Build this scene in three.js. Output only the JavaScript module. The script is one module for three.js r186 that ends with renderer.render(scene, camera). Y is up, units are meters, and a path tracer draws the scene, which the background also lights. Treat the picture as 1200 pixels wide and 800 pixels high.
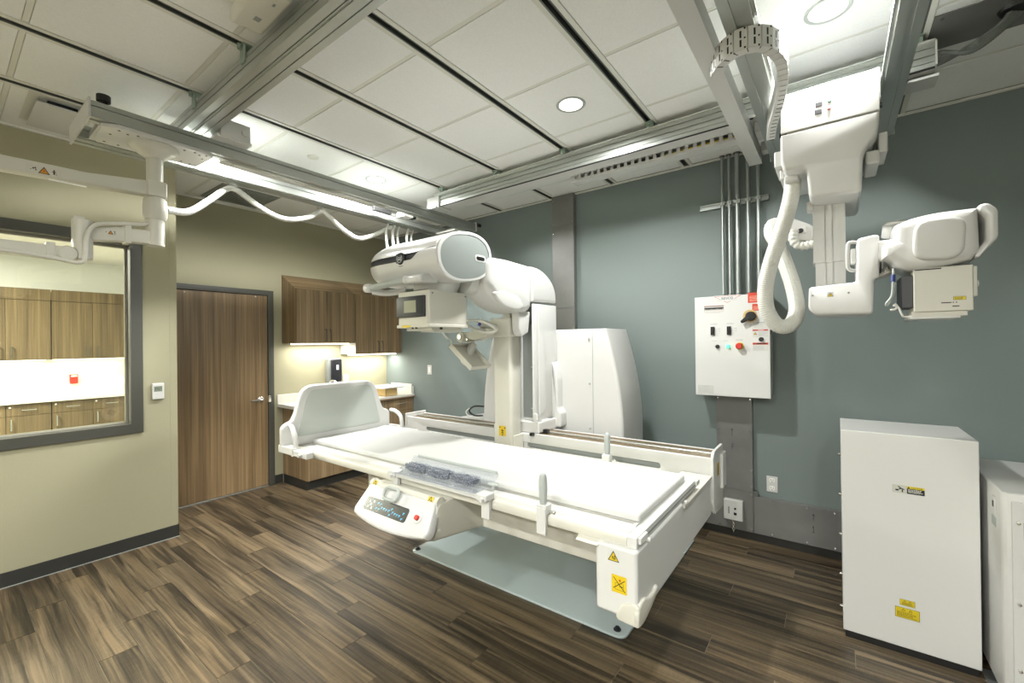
import * as THREE from 'three';
import { RoundedBoxGeometry } from 'three/addons/geometries/RoundedBoxGeometry.js';
import { mergeGeometries, toCreasedNormals } from 'three/addons/utils/BufferGeometryUtils.js';
import { RectAreaLightUniformsLib } from 'three/addons/lights/RectAreaLightUniformsLib.js';

// ---------------------------------------------------------------- camera, exposure
const D2R = Math.PI / 180;
const scene = new THREE.Scene();
scene.background = new THREE.Color(0x000000);
const camera = new THREE.PerspectiveCamera(2 * Math.atan(400 / 508.1) / D2R, 1.5, 0.05, 60);
camera.position.set(0, 1.556, 0);
camera.rotation.order = 'YXZ';
camera.rotation.set(0.2066 * D2R, 36.7375 * D2R, -0.632 * D2R);
scene.add(camera);
const renderer = new THREE.WebGLRenderer({ antialias: true });
renderer.toneMapping = THREE.LinearToneMapping;
renderer.toneMappingExposure = 1.05;
renderer.shadowMap.enabled = true;
RectAreaLightUniformsLib.init();

// light levels of the place
const LAMP = 21;             // candela of one recessed downlight
const LAMP_COLOR = new THREE.Color(1.0, 1.0, 0.98);
const STRIP = 20;            // under-cabinet strips
const BOOTH = 185;            // ceiling panel of the control booth

// main levels: ceiling, back wall, window wall, recessed wall
const CE = 3.033, ZB = -3.837, XL = -4.355, XD = -5.073, XR = 2.3, ZF = 3.2;

// ---------------------------------------------------------------- small maths and noise
let seed = 7;
const rnd = () => { seed = (seed * 1664525 + 1013904223) >>> 0; return seed / 4294967296; };
const rr = (a, b) => a + (b - a) * rnd();
function hash(x, y) { let h = (x * 374761393 + y * 668265263) | 0; h = Math.imul(h ^ (h >>> 13), 1274126177); return ((h ^ (h >>> 16)) >>> 0) / 4294967295; }
function vnoise(x, y) {
  const xi = Math.floor(x), yi = Math.floor(y), fx = x - xi, fy = y - yi;
  const u = fx * fx * (3 - 2 * fx), v = fy * fy * (3 - 2 * fy);
  const a = hash(xi, yi), b = hash(xi + 1, yi), c = hash(xi, yi + 1), d = hash(xi + 1, yi + 1);
  return a + (b - a) * u + (c - a) * v + (a - b - c + d) * u * v;
}
function fbm(x, y, o = 4) { let s = 0, a = 0.5, n = 0; for (let i = 0; i < o; i++) { s += a * vnoise(x, y); n += a; x = x * 2.03 + 17.1; y = y * 2.03 + 5.7; a *= 0.5; } return s / n; }
const mix = (a, b, t) => a + (b - a) * t;
const sstep = (a, b, t) => { t = Math.min(1, Math.max(0, (t - a) / (b - a))); return t * t * (3 - 2 * t); };

function dataTex(w, h, fn, sizeU, sizeV, srgb = true) {
  const d = new Uint8Array(w * h * 4);
  for (let y = 0; y < h; y++) for (let x = 0; x < w; x++) {
    const c = fn(x / w, y / h), i = (y * w + x) * 4;
    d[i] = c[0]; d[i + 1] = c[1]; d[i + 2] = c[2]; d[i + 3] = 255;
  }
  const t = new THREE.DataTexture(d, w, h);
  t.magFilter = THREE.LinearFilter; t.minFilter = THREE.LinearFilter;
  t.wrapS = t.wrapT = THREE.RepeatWrapping;
  if (srgb) t.colorSpace = THREE.SRGBColorSpace;
  t.repeat.set(1 / sizeU, 1 / sizeV);
  t.needsUpdate = true;
  return t;
}

// ---------------------------------------------------------------- materials
function mat(color, roughness = 0.5, metalness = 0, extra = {}) {
  return new THREE.MeshStandardMaterial({ color, roughness, metalness, ...extra });
}
function phys(color, roughness, extra = {}) { return new THREE.MeshPhysicalMaterial({ color, roughness, metalness: 0, ...extra }); }

// wood-look laminate: vertical streaks
const laminateTex = dataTex(1024, 512, (u, v) => {
  const a = fbm(u * 60, v * 2.2, 4), b = fbm(u * 210 + 40, v * 5, 3), c = fbm(u * 9 + 9, v * 0.7, 3);
  let t = 0.5 + (a - 0.5) * 0.95 + (b - 0.5) * 0.55 + (c - 0.5) * 0.5;
  t = Math.min(1, Math.max(0, t));
  return [mix(104, 174, t), mix(86, 149, t), mix(61, 113, t)];
}, 1.2, 2.4);
// floor planks: 16 strips, each one printed plank 1.2 m by 0.152 m
const STRIPS = 16;
const plankTex = dataTex(2048, 2048, (u, v) => {
  const s = Math.floor(v * STRIPS), f = v * STRIPS - s, o = s * 37.3;
  const warp = (fbm(u * 2.0 + o, f * 1.1 + o, 3) - 0.5);
  const ff = f + warp * 0.24;
  const broad = fbm(u * 1.3 + o * 1.3, ff * 2.6 + o, 3);
  const streak = fbm(u * 2.0 + o, ff * 15 + o * 2, 4);
  const fine = fbm(u * 7 + o, ff * 90 + o, 3);
  const dark = sstep(0.53, 0.68, fbm(u * 1.4 + o * 0.7 + 60, ff * 4.2 + o * 1.9, 4));
  const vein = 1 - sstep(0.0, 0.035, Math.abs(fbm(u * 1.1 + o * 0.3, ff * 3.5 + o * 1.1, 3) - 0.5));
  let t = 0.56 + (broad - 0.5) * 0.95 + (streak - 0.5) * 0.85 + (fine - 0.5) * 0.5 + (hash(s, 3) - 0.5) * 0.24;
  t -= dark * 0.33 + vein * 0.12;
  const saw = fbm(u * 170 + o, f * 7 + o, 2); t += (saw - 0.5) * 0.12 * fbm(u * 3 + o, f * 3, 2) * 2;
  t = Math.min(1, Math.max(0, t));
  const warm = fbm(u * 2 + o + 200, f * 2 + o, 2);
  return [mix(58, 168, t), mix(51, mix(154, 147, warm), t), mix(42, mix(132, 117, warm), t)];
}, 1, 1);
plankTex.repeat.set(1, 1);
// faint orange-peel paint relief
const paintBump = dataTex(256, 256, (u, v) => { const k = 255 * (0.5 * vnoise(u * 64, v * 64) + 0.5 * vnoise(u * 128 + 9, v * 128 + 3)); return [k, k, k]; }, 0.35, 0.35, false);
const steelTex = dataTex(256, 256, (u, v) => { const k = fbm(u * 5, v * 5, 4); return [mix(104, 124, k), mix(104, 124, k), mix(101, 120, k)]; }, 0.8, 0.8);
const scrimTex = dataTex(256, 256, (u, v) => { const k = 0.6 * vnoise(u * 90, v * 90) + 0.4 * vnoise(u * 190, v * 190); return [mix(234, 243, k), mix(235, 244, k), mix(232, 241, k)]; }, 0.5, 0.5);

const M = {
  wallBeige: mat(0xa09c81, 0.75, 0, { bumpMap: paintBump, bumpScale: 0.0004 }),
  wallBlue: mat(0x737e7b, 0.62, 0, { bumpMap: paintBump, bumpScale: 0.0004 }),
  wallBooth: mat(0xdedfda, 0.8),
  wallPlain: mat(0xdddacb, 0.8),
  ceilPanel: mat(0xffffff, 0.85, 0, { map: scrimTex }),
  ceilTee: mat(0xdcdcd3, 0.5),
  ceilVoid: mat(0x8a8a84, 0.9),
  strut: mat(0x6d706c, 0.5, 0.6),
  plank: mat(0xc2bcaf, 0.4, 0, { map: plankTex }),
  grout: mat(0x8a8272, 0.9),
  base: mat(0x2e2e2a, 0.6),
  frameDark: mat(0x4a4a43, 0.45),
  laminate: mat(0xffffff, 0.5, 0, { map: laminateTex }),
  laminateBooth: mat(0xb9bab2, 0.5, 0, { map: laminateTex }),  // same laminate as the recess, darkened to offset the stronger booth light
  laminateDoor: mat(0xeeeae4, 0.42, 0, { map: laminateTex }),
  laminateEdge: mat(0x8a7357, 0.5),
  counter: mat(0xd2d0c7, 0.35),
  white: mat(0xcfcfcb, 0.34),
  whiteGloss: phys(0xd0d0cd, 0.3, { clearcoat: 0.35, clearcoatRoughness: 0.2 }),
  cream: mat(0xcbc9bd, 0.36),
  creamDark: mat(0xaeab9c, 0.4),
  greyPlastic: mat(0xa9afab, 0.45),
  greyMid: mat(0x868b88, 0.45),
  padGrey: mat(0xb8beb7, 0.6),
  dark: mat(0x23242a, 0.4),
  black: mat(0x121212, 0.45),
  blackGloss: mat(0x0e0f10, 0.18),
  alum: mat(0xb2b6b1, 0.36, 0.72),
  alumBright: mat(0xd8dad4, 0.26, 0.8),
  galv: mat(0xa7ada9, 0.4, 0.75),
  zincGreen: mat(0x9fb0a4, 0.4, 0.6),
  steel: mat(0xffffff, 0.42, 0.08, { map: steelTex }),
  chrome: mat(0xe2e2de, 0.16, 0.95),
  brownReflection: mat(0x8b7658, 0.34, 0.65),  // stainless covers, brown reflection put into the colour
  plateBlue: phys(0xb0bdbd, 0.3, { clearcoat: 1, clearcoatRoughness: 0.06 }),
  capGrey: mat(0x848b87, 0.45),
  mattress: mat(0xc6c6c2, 0.62),
  yellow: mat(0xd8bf1f, 0.5),
  red: mat(0xc02a1e, 0.4),
  hose: mat(0xcfcfc7, 0.55),
  cable: mat(0xd6d5ce, 0.5),
  cableGrey: mat(0x6f7470, 0.5),
  paper: mat(0xeeeee8, 0.8),
  cardboard: mat(0xc8ab72, 0.85),
  clearPlastic: phys(0xf2f4f6, 0.08, { transmission: 0.92, thickness: 0, ior: 1.45 }),
  glass: phys(0xf4f6ee, 0.02, { transmission: 1, thickness: 0, ior: 1.5 }),
};
for (const k of ['wallBeige', 'wallBlue', 'ceilPanel', 'laminate', 'laminateBooth', 'laminateDoor', 'steel']) M[k].userData.metric = true;
const glow = (hex, k) => new THREE.MeshStandardMaterial({ color: 0xffffff, roughness: 0.6, emissive: hex, emissiveIntensity: k });
M.lampGlow = glow(0xfffbee, 2.2);
M.stripGlow = glow(0xfff8e4, 2.6);
M.ledGreen = new THREE.MeshStandardMaterial({ color: 0x7ff0c0, roughness: 0.3, emissive: 0x38e09a, emissiveIntensity: 1.1 });

// ---------------------------------------------------------------- geometry helpers (world coordinates, metres)
function box(x0, x1, y0, y1, z0, z1, r = 0.003) {
  const w = Math.abs(x1 - x0), h = Math.abs(y1 - y0), d = Math.abs(z1 - z0);
  const m = Math.min(w, h, d);
  const g = r > 0 && m > 0.004 ? new RoundedBoxGeometry(w, h, d, r > 0.008 ? 4 : 2, Math.min(r, m * 0.499)) : new THREE.BoxGeometry(w, h, d);
  g.translate((x0 + x1) / 2, (y0 + y1) / 2, (z0 + z1) / 2);
  return g;
}
function shapeOf(pts, holes = []) {
  const s = new THREE.Shape(pts.map(p => new THREE.Vector2(p[0], p[1])));
  for (const h of holes) s.holes.push(new THREE.Path(h.map(p => new THREE.Vector2(p[0], p[1]))));
  return s;
}
// prism along an axis: 'z' takes [x,y], 'x' takes [z,y], 'y' takes [x,z]
function prism(axis, pts, a0, a1, bevel = 0, holes = [], crease = 38) {
  const map = p => axis === 'z' ? p : axis === 'x' ? [-p[0], p[1]] : [p[0], -p[1]];
  const lo = Math.min(a0, a1), d = Math.abs(a1 - a0), b = Math.min(bevel, d * 0.45);
  if (b > 0 && pts.src) {                       // corner radii either zero or larger than the bevel
    const q = pts.src, R = q.pts.map((_, i) => Array.isArray(q.r) ? q.r[i] : q.r);
    pts = roundPoly(q.pts, R.map(v => v < b * 0.6 ? 0 : Math.max(v, b * 1.25)), q.n);
  }
  let g = new THREE.ExtrudeGeometry(shapeOf(pts.map(map), holes.map(h => h.map(map))), {
    depth: d - 2 * b, bevelEnabled: b > 0, bevelThickness: b, bevelSize: b, bevelOffset: -b, bevelSegments: 3, curveSegments: 12 });
  g.translate(0, 0, b + lo);
  if (axis === 'x') g.rotateY(Math.PI / 2);
  if (axis === 'y') g.rotateX(-Math.PI / 2);
  return toCreasedNormals(g, crease * D2R);
}
function roundPoly(pts, r, n = 6) {            // r: number or one radius per corner
  const out = []; out.src = { pts, r, n };
  pts.forEach((p, i) => {
    const a = pts[(i + pts.length - 1) % pts.length], c = pts[(i + 1) % pts.length], R = Array.isArray(r) ? r[i] : r;
    const l1 = Math.hypot(a[0] - p[0], a[1] - p[1]), l2 = Math.hypot(c[0] - p[0], c[1] - p[1]);
    const k = Math.min(R, l1 * 0.49, l2 * 0.49);
    if (k < 1e-5) { out.push(p); return; }
    const s = [p[0] + (a[0] - p[0]) * k / l1, p[1] + (a[1] - p[1]) * k / l1], e = [p[0] + (c[0] - p[0]) * k / l2, p[1] + (c[1] - p[1]) * k / l2];
    for (let j = 0; j <= n; j++) { const t = j / n, q = 1 - t; out.push([q * q * s[0] + 2 * q * t * p[0] + t * t * e[0], q * q * s[1] + 2 * q * t * p[1] + t * t * e[1]]); }
  });
  return out;
}
const rect = (a0, a1, b0, b1) => [[a0, b0], [a1, b0], [a1, b1], [a0, b1]];
const V3 = p => new THREE.Vector3(p[0], p[1], p[2]);
function tube(pts, r, n = 0, rad = 10, closed = false, tension = 0.5) {
  const c = new THREE.CatmullRomCurve3(pts.map(V3), closed, 'catmullrom', tension);
  return new THREE.TubeGeometry(c, n || Math.max(12, pts.length * 8), r, rad, closed);
}
function ribbedTube(pts, r, amp, ribs, rad = 18) {
  const c = new THREE.CatmullRomCurve3(pts.map(V3), false, 'catmullrom', 0.5), n = ribs * 4;
  const g = new THREE.TubeGeometry(c, n, r, rad, false), p = g.attributes.position;
  for (let i = 0; i <= n; i++) {
    const o = c.getPointAt(i / n), k = 1 + amp * Math.sin(i / 4 * Math.PI * 2);
    for (let j = 0; j <= rad; j++) {
      const q = i * (rad + 1) + j;
      p.setXYZ(q, o.x + (p.getX(q) - o.x) * k, o.y + (p.getY(q) - o.y) * k, o.z + (p.getZ(q) - o.z) * k);
    }
  }
  g.computeVertexNormals();
  return g;
}
function cyl(a, b, r, r2 = r, n = 24) {
  const A = V3(a), B = V3(b), d = B.clone().sub(A), g = new THREE.CylinderGeometry(r2, r, d.length(), n);
  g.applyQuaternion(new THREE.Quaternion().setFromUnitVectors(new THREE.Vector3(0, 1, 0), d.clone().normalize()));
  g.translate((A.x + B.x) / 2, (A.y + B.y) / 2, (A.z + B.z) / 2);
  return g;
}
function lathe(profile, pos, dir = [0, 1, 0], n = 40) {
  const g = toCreasedNormals(new THREE.LatheGeometry(profile.map(p => new THREE.Vector2(p[0], p[1])), n), 40 * D2R);
  g.applyQuaternion(new THREE.Quaternion().setFromUnitVectors(new THREE.Vector3(0, 1, 0), V3(dir).normalize()));
  g.translate(...pos);
  return g;
}
function ell(x, y, z, rx, ry, rz, n = 24) { const g = new THREE.SphereGeometry(1, n, Math.round(n * 0.7)); g.scale(rx, ry, rz); g.translate(x, y, z); return g; }
function ring(pos, dir, R, r, n = 32) {
  const g = new THREE.TorusGeometry(R, r, 8, n);
  g.applyQuaternion(new THREE.Quaternion().setFromUnitVectors(new THREE.Vector3(0, 0, 1), V3(dir).normalize()));
  g.translate(...pos); return g;
}
function rotAbout(g, pos, axis, deg) {
  g.translate(-pos[0], -pos[1], -pos[2]); g.applyQuaternion(new THREE.Quaternion().setFromAxisAngle(V3(axis).normalize(), deg * D2R)); g.translate(...pos); return g;
}
// rectangle with notches cut in its sides; each notch is [centre, width, depth]
function notched(x0, x1, y0, y1, { b = [], r = [], t = [], l = [] } = {}) {
  const up = (p, q) => p[0] - q[0], dn = (p, q) => q[0] - p[0];
  b = [...b].sort(up); r = [...r].sort(up); t = [...t].sort(dn); l = [...l].sort(dn);
  const P = [[x0, y0]];
  for (const [c, w, d] of b) P.push([c - w / 2, y0], [c - w / 2, y0 + d], [c + w / 2, y0 + d], [c + w / 2, y0]);
  P.push([x1, y0]);
  for (const [c, w, d] of r) P.push([x1, c - w / 2], [x1 - d, c - w / 2], [x1 - d, c + w / 2], [x1, c + w / 2]);
  P.push([x1, y1]);
  for (const [c, w, d] of t) P.push([c + w / 2, y1], [c + w / 2, y1 - d], [c - w / 2, y1 - d], [c - w / 2, y1]);
  P.push([x0, y1]);
  for (const [c, w, d] of l) P.push([x0, c + w / 2], [x0 + d, c + w / 2], [x0 + d, c - w / 2], [x0, c - w / 2]);
  return P;
}
function metricUV(g) {
  const p = g.attributes.position, n = g.attributes.normal, uv = new Float32Array(p.count * 2);
  for (let i = 0; i < p.count; i += 3) {
    let nx = 0, ny = 0, nz = 0;
    for (let j = 0; j < 3; j++) { nx += Math.abs(n.getX(i + j)); ny += Math.abs(n.getY(i + j)); nz += Math.abs(n.getZ(i + j)); }
    for (let j = 0; j < 3; j++) {
      const x = p.getX(i + j), y = p.getY(i + j), z = p.getZ(i + j);
      const a = ny > nx && ny > nz ? [x, z] : nx > nz ? [z, y] : [x, y];
      uv[(i + j) * 2] = a[0]; uv[(i + j) * 2 + 1] = a[1];
    }
  }
  g.setAttribute('uv', new THREE.BufferAttribute(uv, 2));
}
function merged(geoms, metric) {
  const list = (Array.isArray(geoms) ? geoms : [geoms]).map(g => {
    const k = g.index ? g.toNonIndexed() : g;
    for (const a of Object.keys(k.attributes)) if (!['position', 'normal', 'uv'].includes(a)) k.deleteAttribute(a);
    return k;
  });
  const g = list.length > 1 ? mergeGeometries(list) : list[0];
  if (metric) metricUV(g);
  return g;
}

// ---------------------------------------------------------------- things and parts
const taken = new Map(), baseOf = new Map();
function numbered(n) { const k = taken.get(n) || 0; taken.set(n, k + 1); return k ? n + '_' + String(k).padStart(3, '0') : n; }
function thing(name, label, category, base = [0, 0, 0], group) {
  const o = new THREE.Group(); o.name = numbered(name); o.position.set(...base); scene.add(o); baseOf.set(o, base);
  o.userData = { label, category }; if (group) o.userData.group = group;
  return o;
}
function struct(name, label) {
  const o = new THREE.Group(); o.name = numbered(name); scene.add(o); baseOf.set(o, [0, 0, 0]);
  o.userData = { kind: 'structure', label }; return o;
}
function part(name, geoms, m, parent, label) {
  const g = merged(geoms, m.userData.metric), b = baseOf.get(parent);
  g.translate(-b[0], -b[1], -b[2]);
  const o = new THREE.Mesh(g, m); o.name = name; o.castShadow = o.receiveShadow = true;
  baseOf.set(o, b); parent.add(o); if (label) o.userData.label = label;
  return o;
}
function each(name, geoms, m, parent, label) { let o; for (const g of geoms) o = part(name, g, m, parent, label); return o; }
function solo(name, label, category, geoms, m, base = [0, 0, 0], group) {
  const g = merged(geoms, m.userData.metric); g.translate(-base[0], -base[1], -base[2]);
  const o = new THREE.Mesh(g, m); o.name = numbered(name); o.position.set(...base); o.castShadow = o.receiveShadow = true;
  baseOf.set(o, base); scene.add(o); o.userData = { label, category }; if (group) o.userData.group = group;
  return o;
}
function structMesh(name, label, geoms, m) {
  const o = solo(name, label, '', geoms, m); delete o.userData.category; o.userData.kind = 'structure'; return o;
}
function copy(src, d, label) {
  const c = src.clone(); c.name = numbered(src.name.replace(/_\d{3}$/, '')); c.position.x += d[0]; c.position.y += d[1]; c.position.z += d[2];
  c.userData = { ...src.userData }; if (label) c.userData.label = label;
  scene.add(c); const b = baseOf.get(src); baseOf.set(c, [b[0] + d[0], b[1] + d[1], b[2] + d[2]]);
  return c;
}
// printed sticker: a flat sheet with its own drawing
function sticker(name, parent, w, h, pw, ph, draw, pos, face = 'z', label, rough = 0.55) {
  const cv = document.createElement('canvas'); cv.width = pw; cv.height = ph;
  const c = cv.getContext('2d'); draw(c, pw, ph);
  const t = new THREE.CanvasTexture(cv); t.colorSpace = THREE.SRGBColorSpace;
  const m = new THREE.MeshStandardMaterial({ map: t, roughness: rough, metalness: 0 });
  const g = new THREE.PlaneGeometry(w, h);
  if (face === 'x') g.rotateY(Math.PI / 2);
  else if (face === '-x') g.rotateY(-Math.PI / 2);
  else if (face === '-y') g.rotateX(Math.PI / 2);
  else if (face !== 'z') g.applyQuaternion(face);
  g.translate(...pos);
  return part(name, g, m, parent, label);
}
function fill(c, col, x, y, w, h) { c.fillStyle = col; c.fillRect(x, y, w, h); }
function lines(c, col, x, y, w, n, gap, lw = 2, jag = true) { c.fillStyle = col; for (let i = 0; i < n; i++) { let q = x; const e = x + w * (jag ? 0.75 + 0.25 * hash(i, n) : 1); let k = 0; while (q < e) { const l = w * (0.06 + 0.1 * hash(i * 7 + k, 5)); c.fillRect(q, y + i * gap, Math.min(l, e - q), lw); q += l + w * 0.025; k++; } } }
function tri(c, x, y, s, fillC, strokeC, lw = 3) { c.beginPath(); c.moveTo(x, y - s * 0.58); c.lineTo(x + s * 0.6, y + s * 0.45); c.lineTo(x - s * 0.6, y + s * 0.45); c.closePath(); c.fillStyle = fillC; c.fill(); c.lineWidth = lw; c.strokeStyle = strokeC; c.stroke(); }
function txt(c, s, x, y, px, col, font = 'bold', fam = 'sans-serif', al = 'center') { c.font = `${font} ${px}px ${fam}`; c.fillStyle = col; c.textAlign = al; c.textBaseline = 'middle'; c.fillText(s, x, y); }

// ================================================================ THE ROOM
{ // floor of separate planks, a quarter of a plank shifted from row to row
  const fl = struct('floor', 'dark brown wood-look plank floor');
  part('subfloor', box(XD - 0.15, XR + 0.15, -0.12, -0.003, ZB - 0.15, ZF + 0.15, 0), M.grout, fl);
  const W = 0.1515, LEN = 1.2, z00 = -0.338;
  const kmax = Math.ceil((z00 - ZB) / W), kmin = -3;
  function plank(x0, x1, z0, z1, strip, flip) {
    const g = new THREE.BoxGeometry(x1 - x0 - 0.003, 0.008, z1 - z0 - 0.003).toNonIndexed();
    g.translate((x0 + x1) / 2, -0.004, (z0 + z1) / 2);
    const p = g.attributes.position, uv = g.attributes.uv;
    for (let i = 0; i < p.count; i++) {
      let u = (p.getX(i) - x0) / LEN, v = (p.getZ(i) - z0) / W;
      if (flip) u = 1 - u;
      uv.setXY(i, 0.01 + u * 0.98, (strip + 0.03 + 0.94 * Math.min(1, Math.max(0, v))) / STRIPS);
    }
    return g;
  }
  const rest = [];
  for (let k = kmin; k < kmax; k++) {
    const z1 = z00 - k * W, z0 = Math.max(ZB, z1 - W);
    let j0 = -2.64 - 0.3 * k; while (j0 > XD) j0 -= LEN; while (j0 + LEN < XD) j0 += LEN;
    for (let x = j0; x < XR; x += LEN) {
      const a = Math.max(x, XD), b = Math.min(x + LEN, XR); if (b - a < 0.02) continue;
      const s = Math.floor(hash(k * 13 + 5, Math.round(x * 10)) * STRIPS), f = hash(k, Math.round(x * 7)) > 0.5;
      const g = plank(a, b, z0, z1, s, f);
      if (a > 1.15) rest.push(g); else part('plank', g, M.plank, fl);
    }
  }
  for (let k = -24; k < kmin; k++) {
    const z1 = Math.min(ZF, z00 - k * W), z0 = z00 - k * W - W;
    for (let x = XD - 0.3 * ((k + 40) % 4); x < XR; x += LEN) { const a = Math.max(x, XD), b = Math.min(x + LEN, XR); if (b - a > 0.02 && z1 > z0) rest.push(plank(a, b, z0, z1, (k * 5 + 160) % STRIPS, false)); }
  }
  const r = part('plank_field', rest, M.plank, fl); r.userData.kind = 'stuff';
}
{ // ceiling: lay-in panels between strut channels
  const ce = struct('ceiling', 'off-white lay-in panel ceiling with dark strut channels');
  part('ceiling_deck', box(XD - 0.15, XR + 0.15, CE + 0.075, CE + 0.2, ZB - 0.15, ZF + 0.15, 0), M.ceilVoid, ce);
  const X0 = -3.635, SP = 0.6615, xs = [];
  for (let k = 0; k < 9; k++) xs.push(X0 + k * SP);
  const zs = [ZB]; for (let z = -3.305; z < 0.5; z += 0.609) zs.push(z); // tees across
  const zEnd = zs[zs.length - 1];
  // strut channels (open C profile, slot downwards)
  for (const x of xs) {
    if (x < XD + 0.1 || x > XR - 0.05) continue;
    const zz = [Math.max(ZB + 0.002, ZB), ZF];
    const f = 0.0205, s = 0.0125, y = CE - 0.002, t = 0.0025, top = CE + 0.04;
    const prof = [[x - s, y], [x - s, y + 0.008], [x - s - t, y + 0.008], [x - f + t, y + t], [x - f + t, top - t], [x + f - t, top - t], [x + f - t, y + t], [x + s + t, y + 0.008], [x + s, y + 0.008], [x + s, y], [x + f, y], [x + f, top], [x - f, top], [x - f, y]];
    part('strut_channel', prism('z', prof, zz[0], zz[1]), M.strut, ce);
    each('channel_trim', [box(x - 0.045, x - f, y - 0.001, y + 0.01, zz[0], zz[1], 0), box(x + f, x + 0.045, y - 0.001, y + 0.01, zz[0], zz[1], 0)], M.ceilTee, ce);
  }
  const cols = [[XD, 0.02], [-4.96, 0.0125], [-4.36, 0.0125], ...xs.filter(x => x > XD + 0.1 && x < XR - 0.05).map(x => [x, 0.045]), [XR, 0.02]];
  for (const x of [-4.96, -4.36]) part('main_tee', box(x - 0.0115, x + 0.0115, CE + 0.002, CE + 0.02, ZB, x < -4.5 ? -1.22 : ZF, 0.001), M.ceilTee, ce);
  for (let i = 0; i + 1 < cols.length; i++) {
    const a = cols[i][0] + cols[i][1], b = cols[i + 1][0] - cols[i + 1][1];
    for (let j = 0; j + 1 < zs.length; j++) {
      const z0 = zs[j] + (j ? 0.0 : 0.02), z1 = zs[j + 1];
      part('ceiling_panel', box(a + 0.0015, b - 0.0015, CE + 0.001, CE + 0.016, z0 + 0.013, z1 - 0.013, 0.0015), M.ceilPanel, ce);
      part('cross_tee', box(a, b, CE + 0.003, CE + 0.02, z1 - 0.0115, z1 + 0.0115, 0.001), M.ceilTee, ce);
    }
    part('ceiling_panel', box(a + 0.0015, b - 0.0015, CE + 0.001, CE + 0.016, zEnd + 0.013, ZF, 0.0015), M.ceilPanel, ce);
  }
  // wall angles
  each('wall_angle', [box(XD, XR, CE - 0.012, CE + 0.002, ZB + 0.0005, ZB + 0.022, 0.002), box(XL + 0.0005, XL + 0.022, CE - 0.012, CE + 0.002, -1.195, ZF, 0.002), box(XD + 0.0005, XD + 0.022, CE - 0.012, CE + 0.002, ZB, -1.215, 0.002)], M.ceilTee, ce);
}
// walls (with thickness); the room is closed behind the camera
structMesh('wall_back', 'blue-grey painted wall behind the X-ray table', box(XD - 0.15, XR + 0.15, 0, CE + 0.2, ZB - 0.15, ZB, 0), M.wallBlue);
structMesh('wall_right', 'plain wall beyond the white cabinets', box(XR, XR + 0.15, 0, CE + 0.2, ZB, ZF + 0.15, 0), M.wallBlue);
structMesh('wall_front', 'plain wall facing the blue-grey wall', box(XL - 0.15, XR + 0.15, 0, CE + 0.2, ZF, ZF + 0.15, 0), M.wallPlain);
{ // window wall: four pieces round the opening
  const wl = struct('wall_left', 'beige painted wall with the control booth window');
  const z0 = -0.978, z1 = 1.25, y0 = 0.905, y1 = 2.40, a = XL - 0.15, b = XL;
  part('wall_panel', prism('x', rect(-1.21, ZF, 0, CE + 0.2), a, b, 0, [rect(z0, z1, y0, y1)]), M.wallBeige, wl);
  part('wall_return', box(XD, XL - 0.15, 0, CE + 0.2, -1.21, -1.13, 0), M.wallBeige, wl);
  part('corner_guard', prism('y', [[XL - 0.03, -1.2125], [XL + 0.0015, -1.2125], [XL + 0.0015, -1.165], [XL + 0.0002, -1.165], [XL + 0.0002, -1.211], [XL - 0.03, -1.211]], 0.11, CE - 0.015), M.wallBeige, wl);
}
{ // recessed wall with the door
  const wa = struct('wall_alcove', 'beige wall of the recess with the door and wall cabinets');
  part('wall_panel', prism('x', rect(ZB, -1.13, 0, CE + 0.2), XD - 0.13, XD, 0, [rect(-2.29, -1.33, 0, 2.155)]), M.wallBeige, wa);
}
structMesh('baseboard_left', 'black rubber baseboard under the booth window', [box(XL, XL + 0.008, 0.0, 0.098, -1.215, ZF, 0.002), box(XD + 0.01, XL + 0.008, 0, 0.098, -1.218, -1.2105, 0.002)], M.base);
structMesh('trim_1', 'pale sealant line under the booth wall baseboard', box(XL, XL + 0.012, 0.0, 0.004, -1.22, ZF, 0.001), M.greyPlastic);
structMesh('baseboard_alcove', 'black rubber baseboard between door and base cabinet', box(XD, XD + 0.008, 0, 0.098, -2.395, -2.305, 0.002), M.base);
structMesh('baseboard_back', 'black baseboard along the blue-grey wall', box(-4.5, XR, 0, 0.068, ZB, ZB + 0.012, 0.002), M.base);
{ // window
  const w = struct('window_1', 'control booth window in a dark metal frame');
  const z0 = -0.978, z1 = 1.25, y0 = 0.905, y1 = 2.40, fw = 0.058;
  const outer = rect(z0 - 0.012, z1 + 0.012, y0 - 0.012, y1 + 0.012), inner = rect(z0 + fw, z1 - fw, y0 + fw, y1 - fw);
  part('window_frame', prism('x', outer, XL - 0.0005, XL + 0.018, 0.002, [inner]), M.frameDark, w);
  part('jamb', prism('x', rect(z0, z1, y0, y1), XL - 0.17, XL, 0, [rect(z0 + fw, z1 - fw, y0 + fw, y1 - fw)]), M.frameDark, w);
  part('glazing_bead', prism('x', rect(z0 + fw, z1 - fw, y0 + fw, y1 - fw), XL - 0.11, XL - 0.09, 0.002, [rect(z0 + fw + 0.014, z1 - fw - 0.014, y0 + fw + 0.014, y1 - fw - 0.014)]), M.creamDark, w);
  part('glass_pane', box(XL - 0.102, XL - 0.096, y0 + fw + 0.001, y1 - fw - 0.001, z0 + fw + 0.001, z1 - fw - 0.001, 0), M.glass, w);
}
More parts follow.
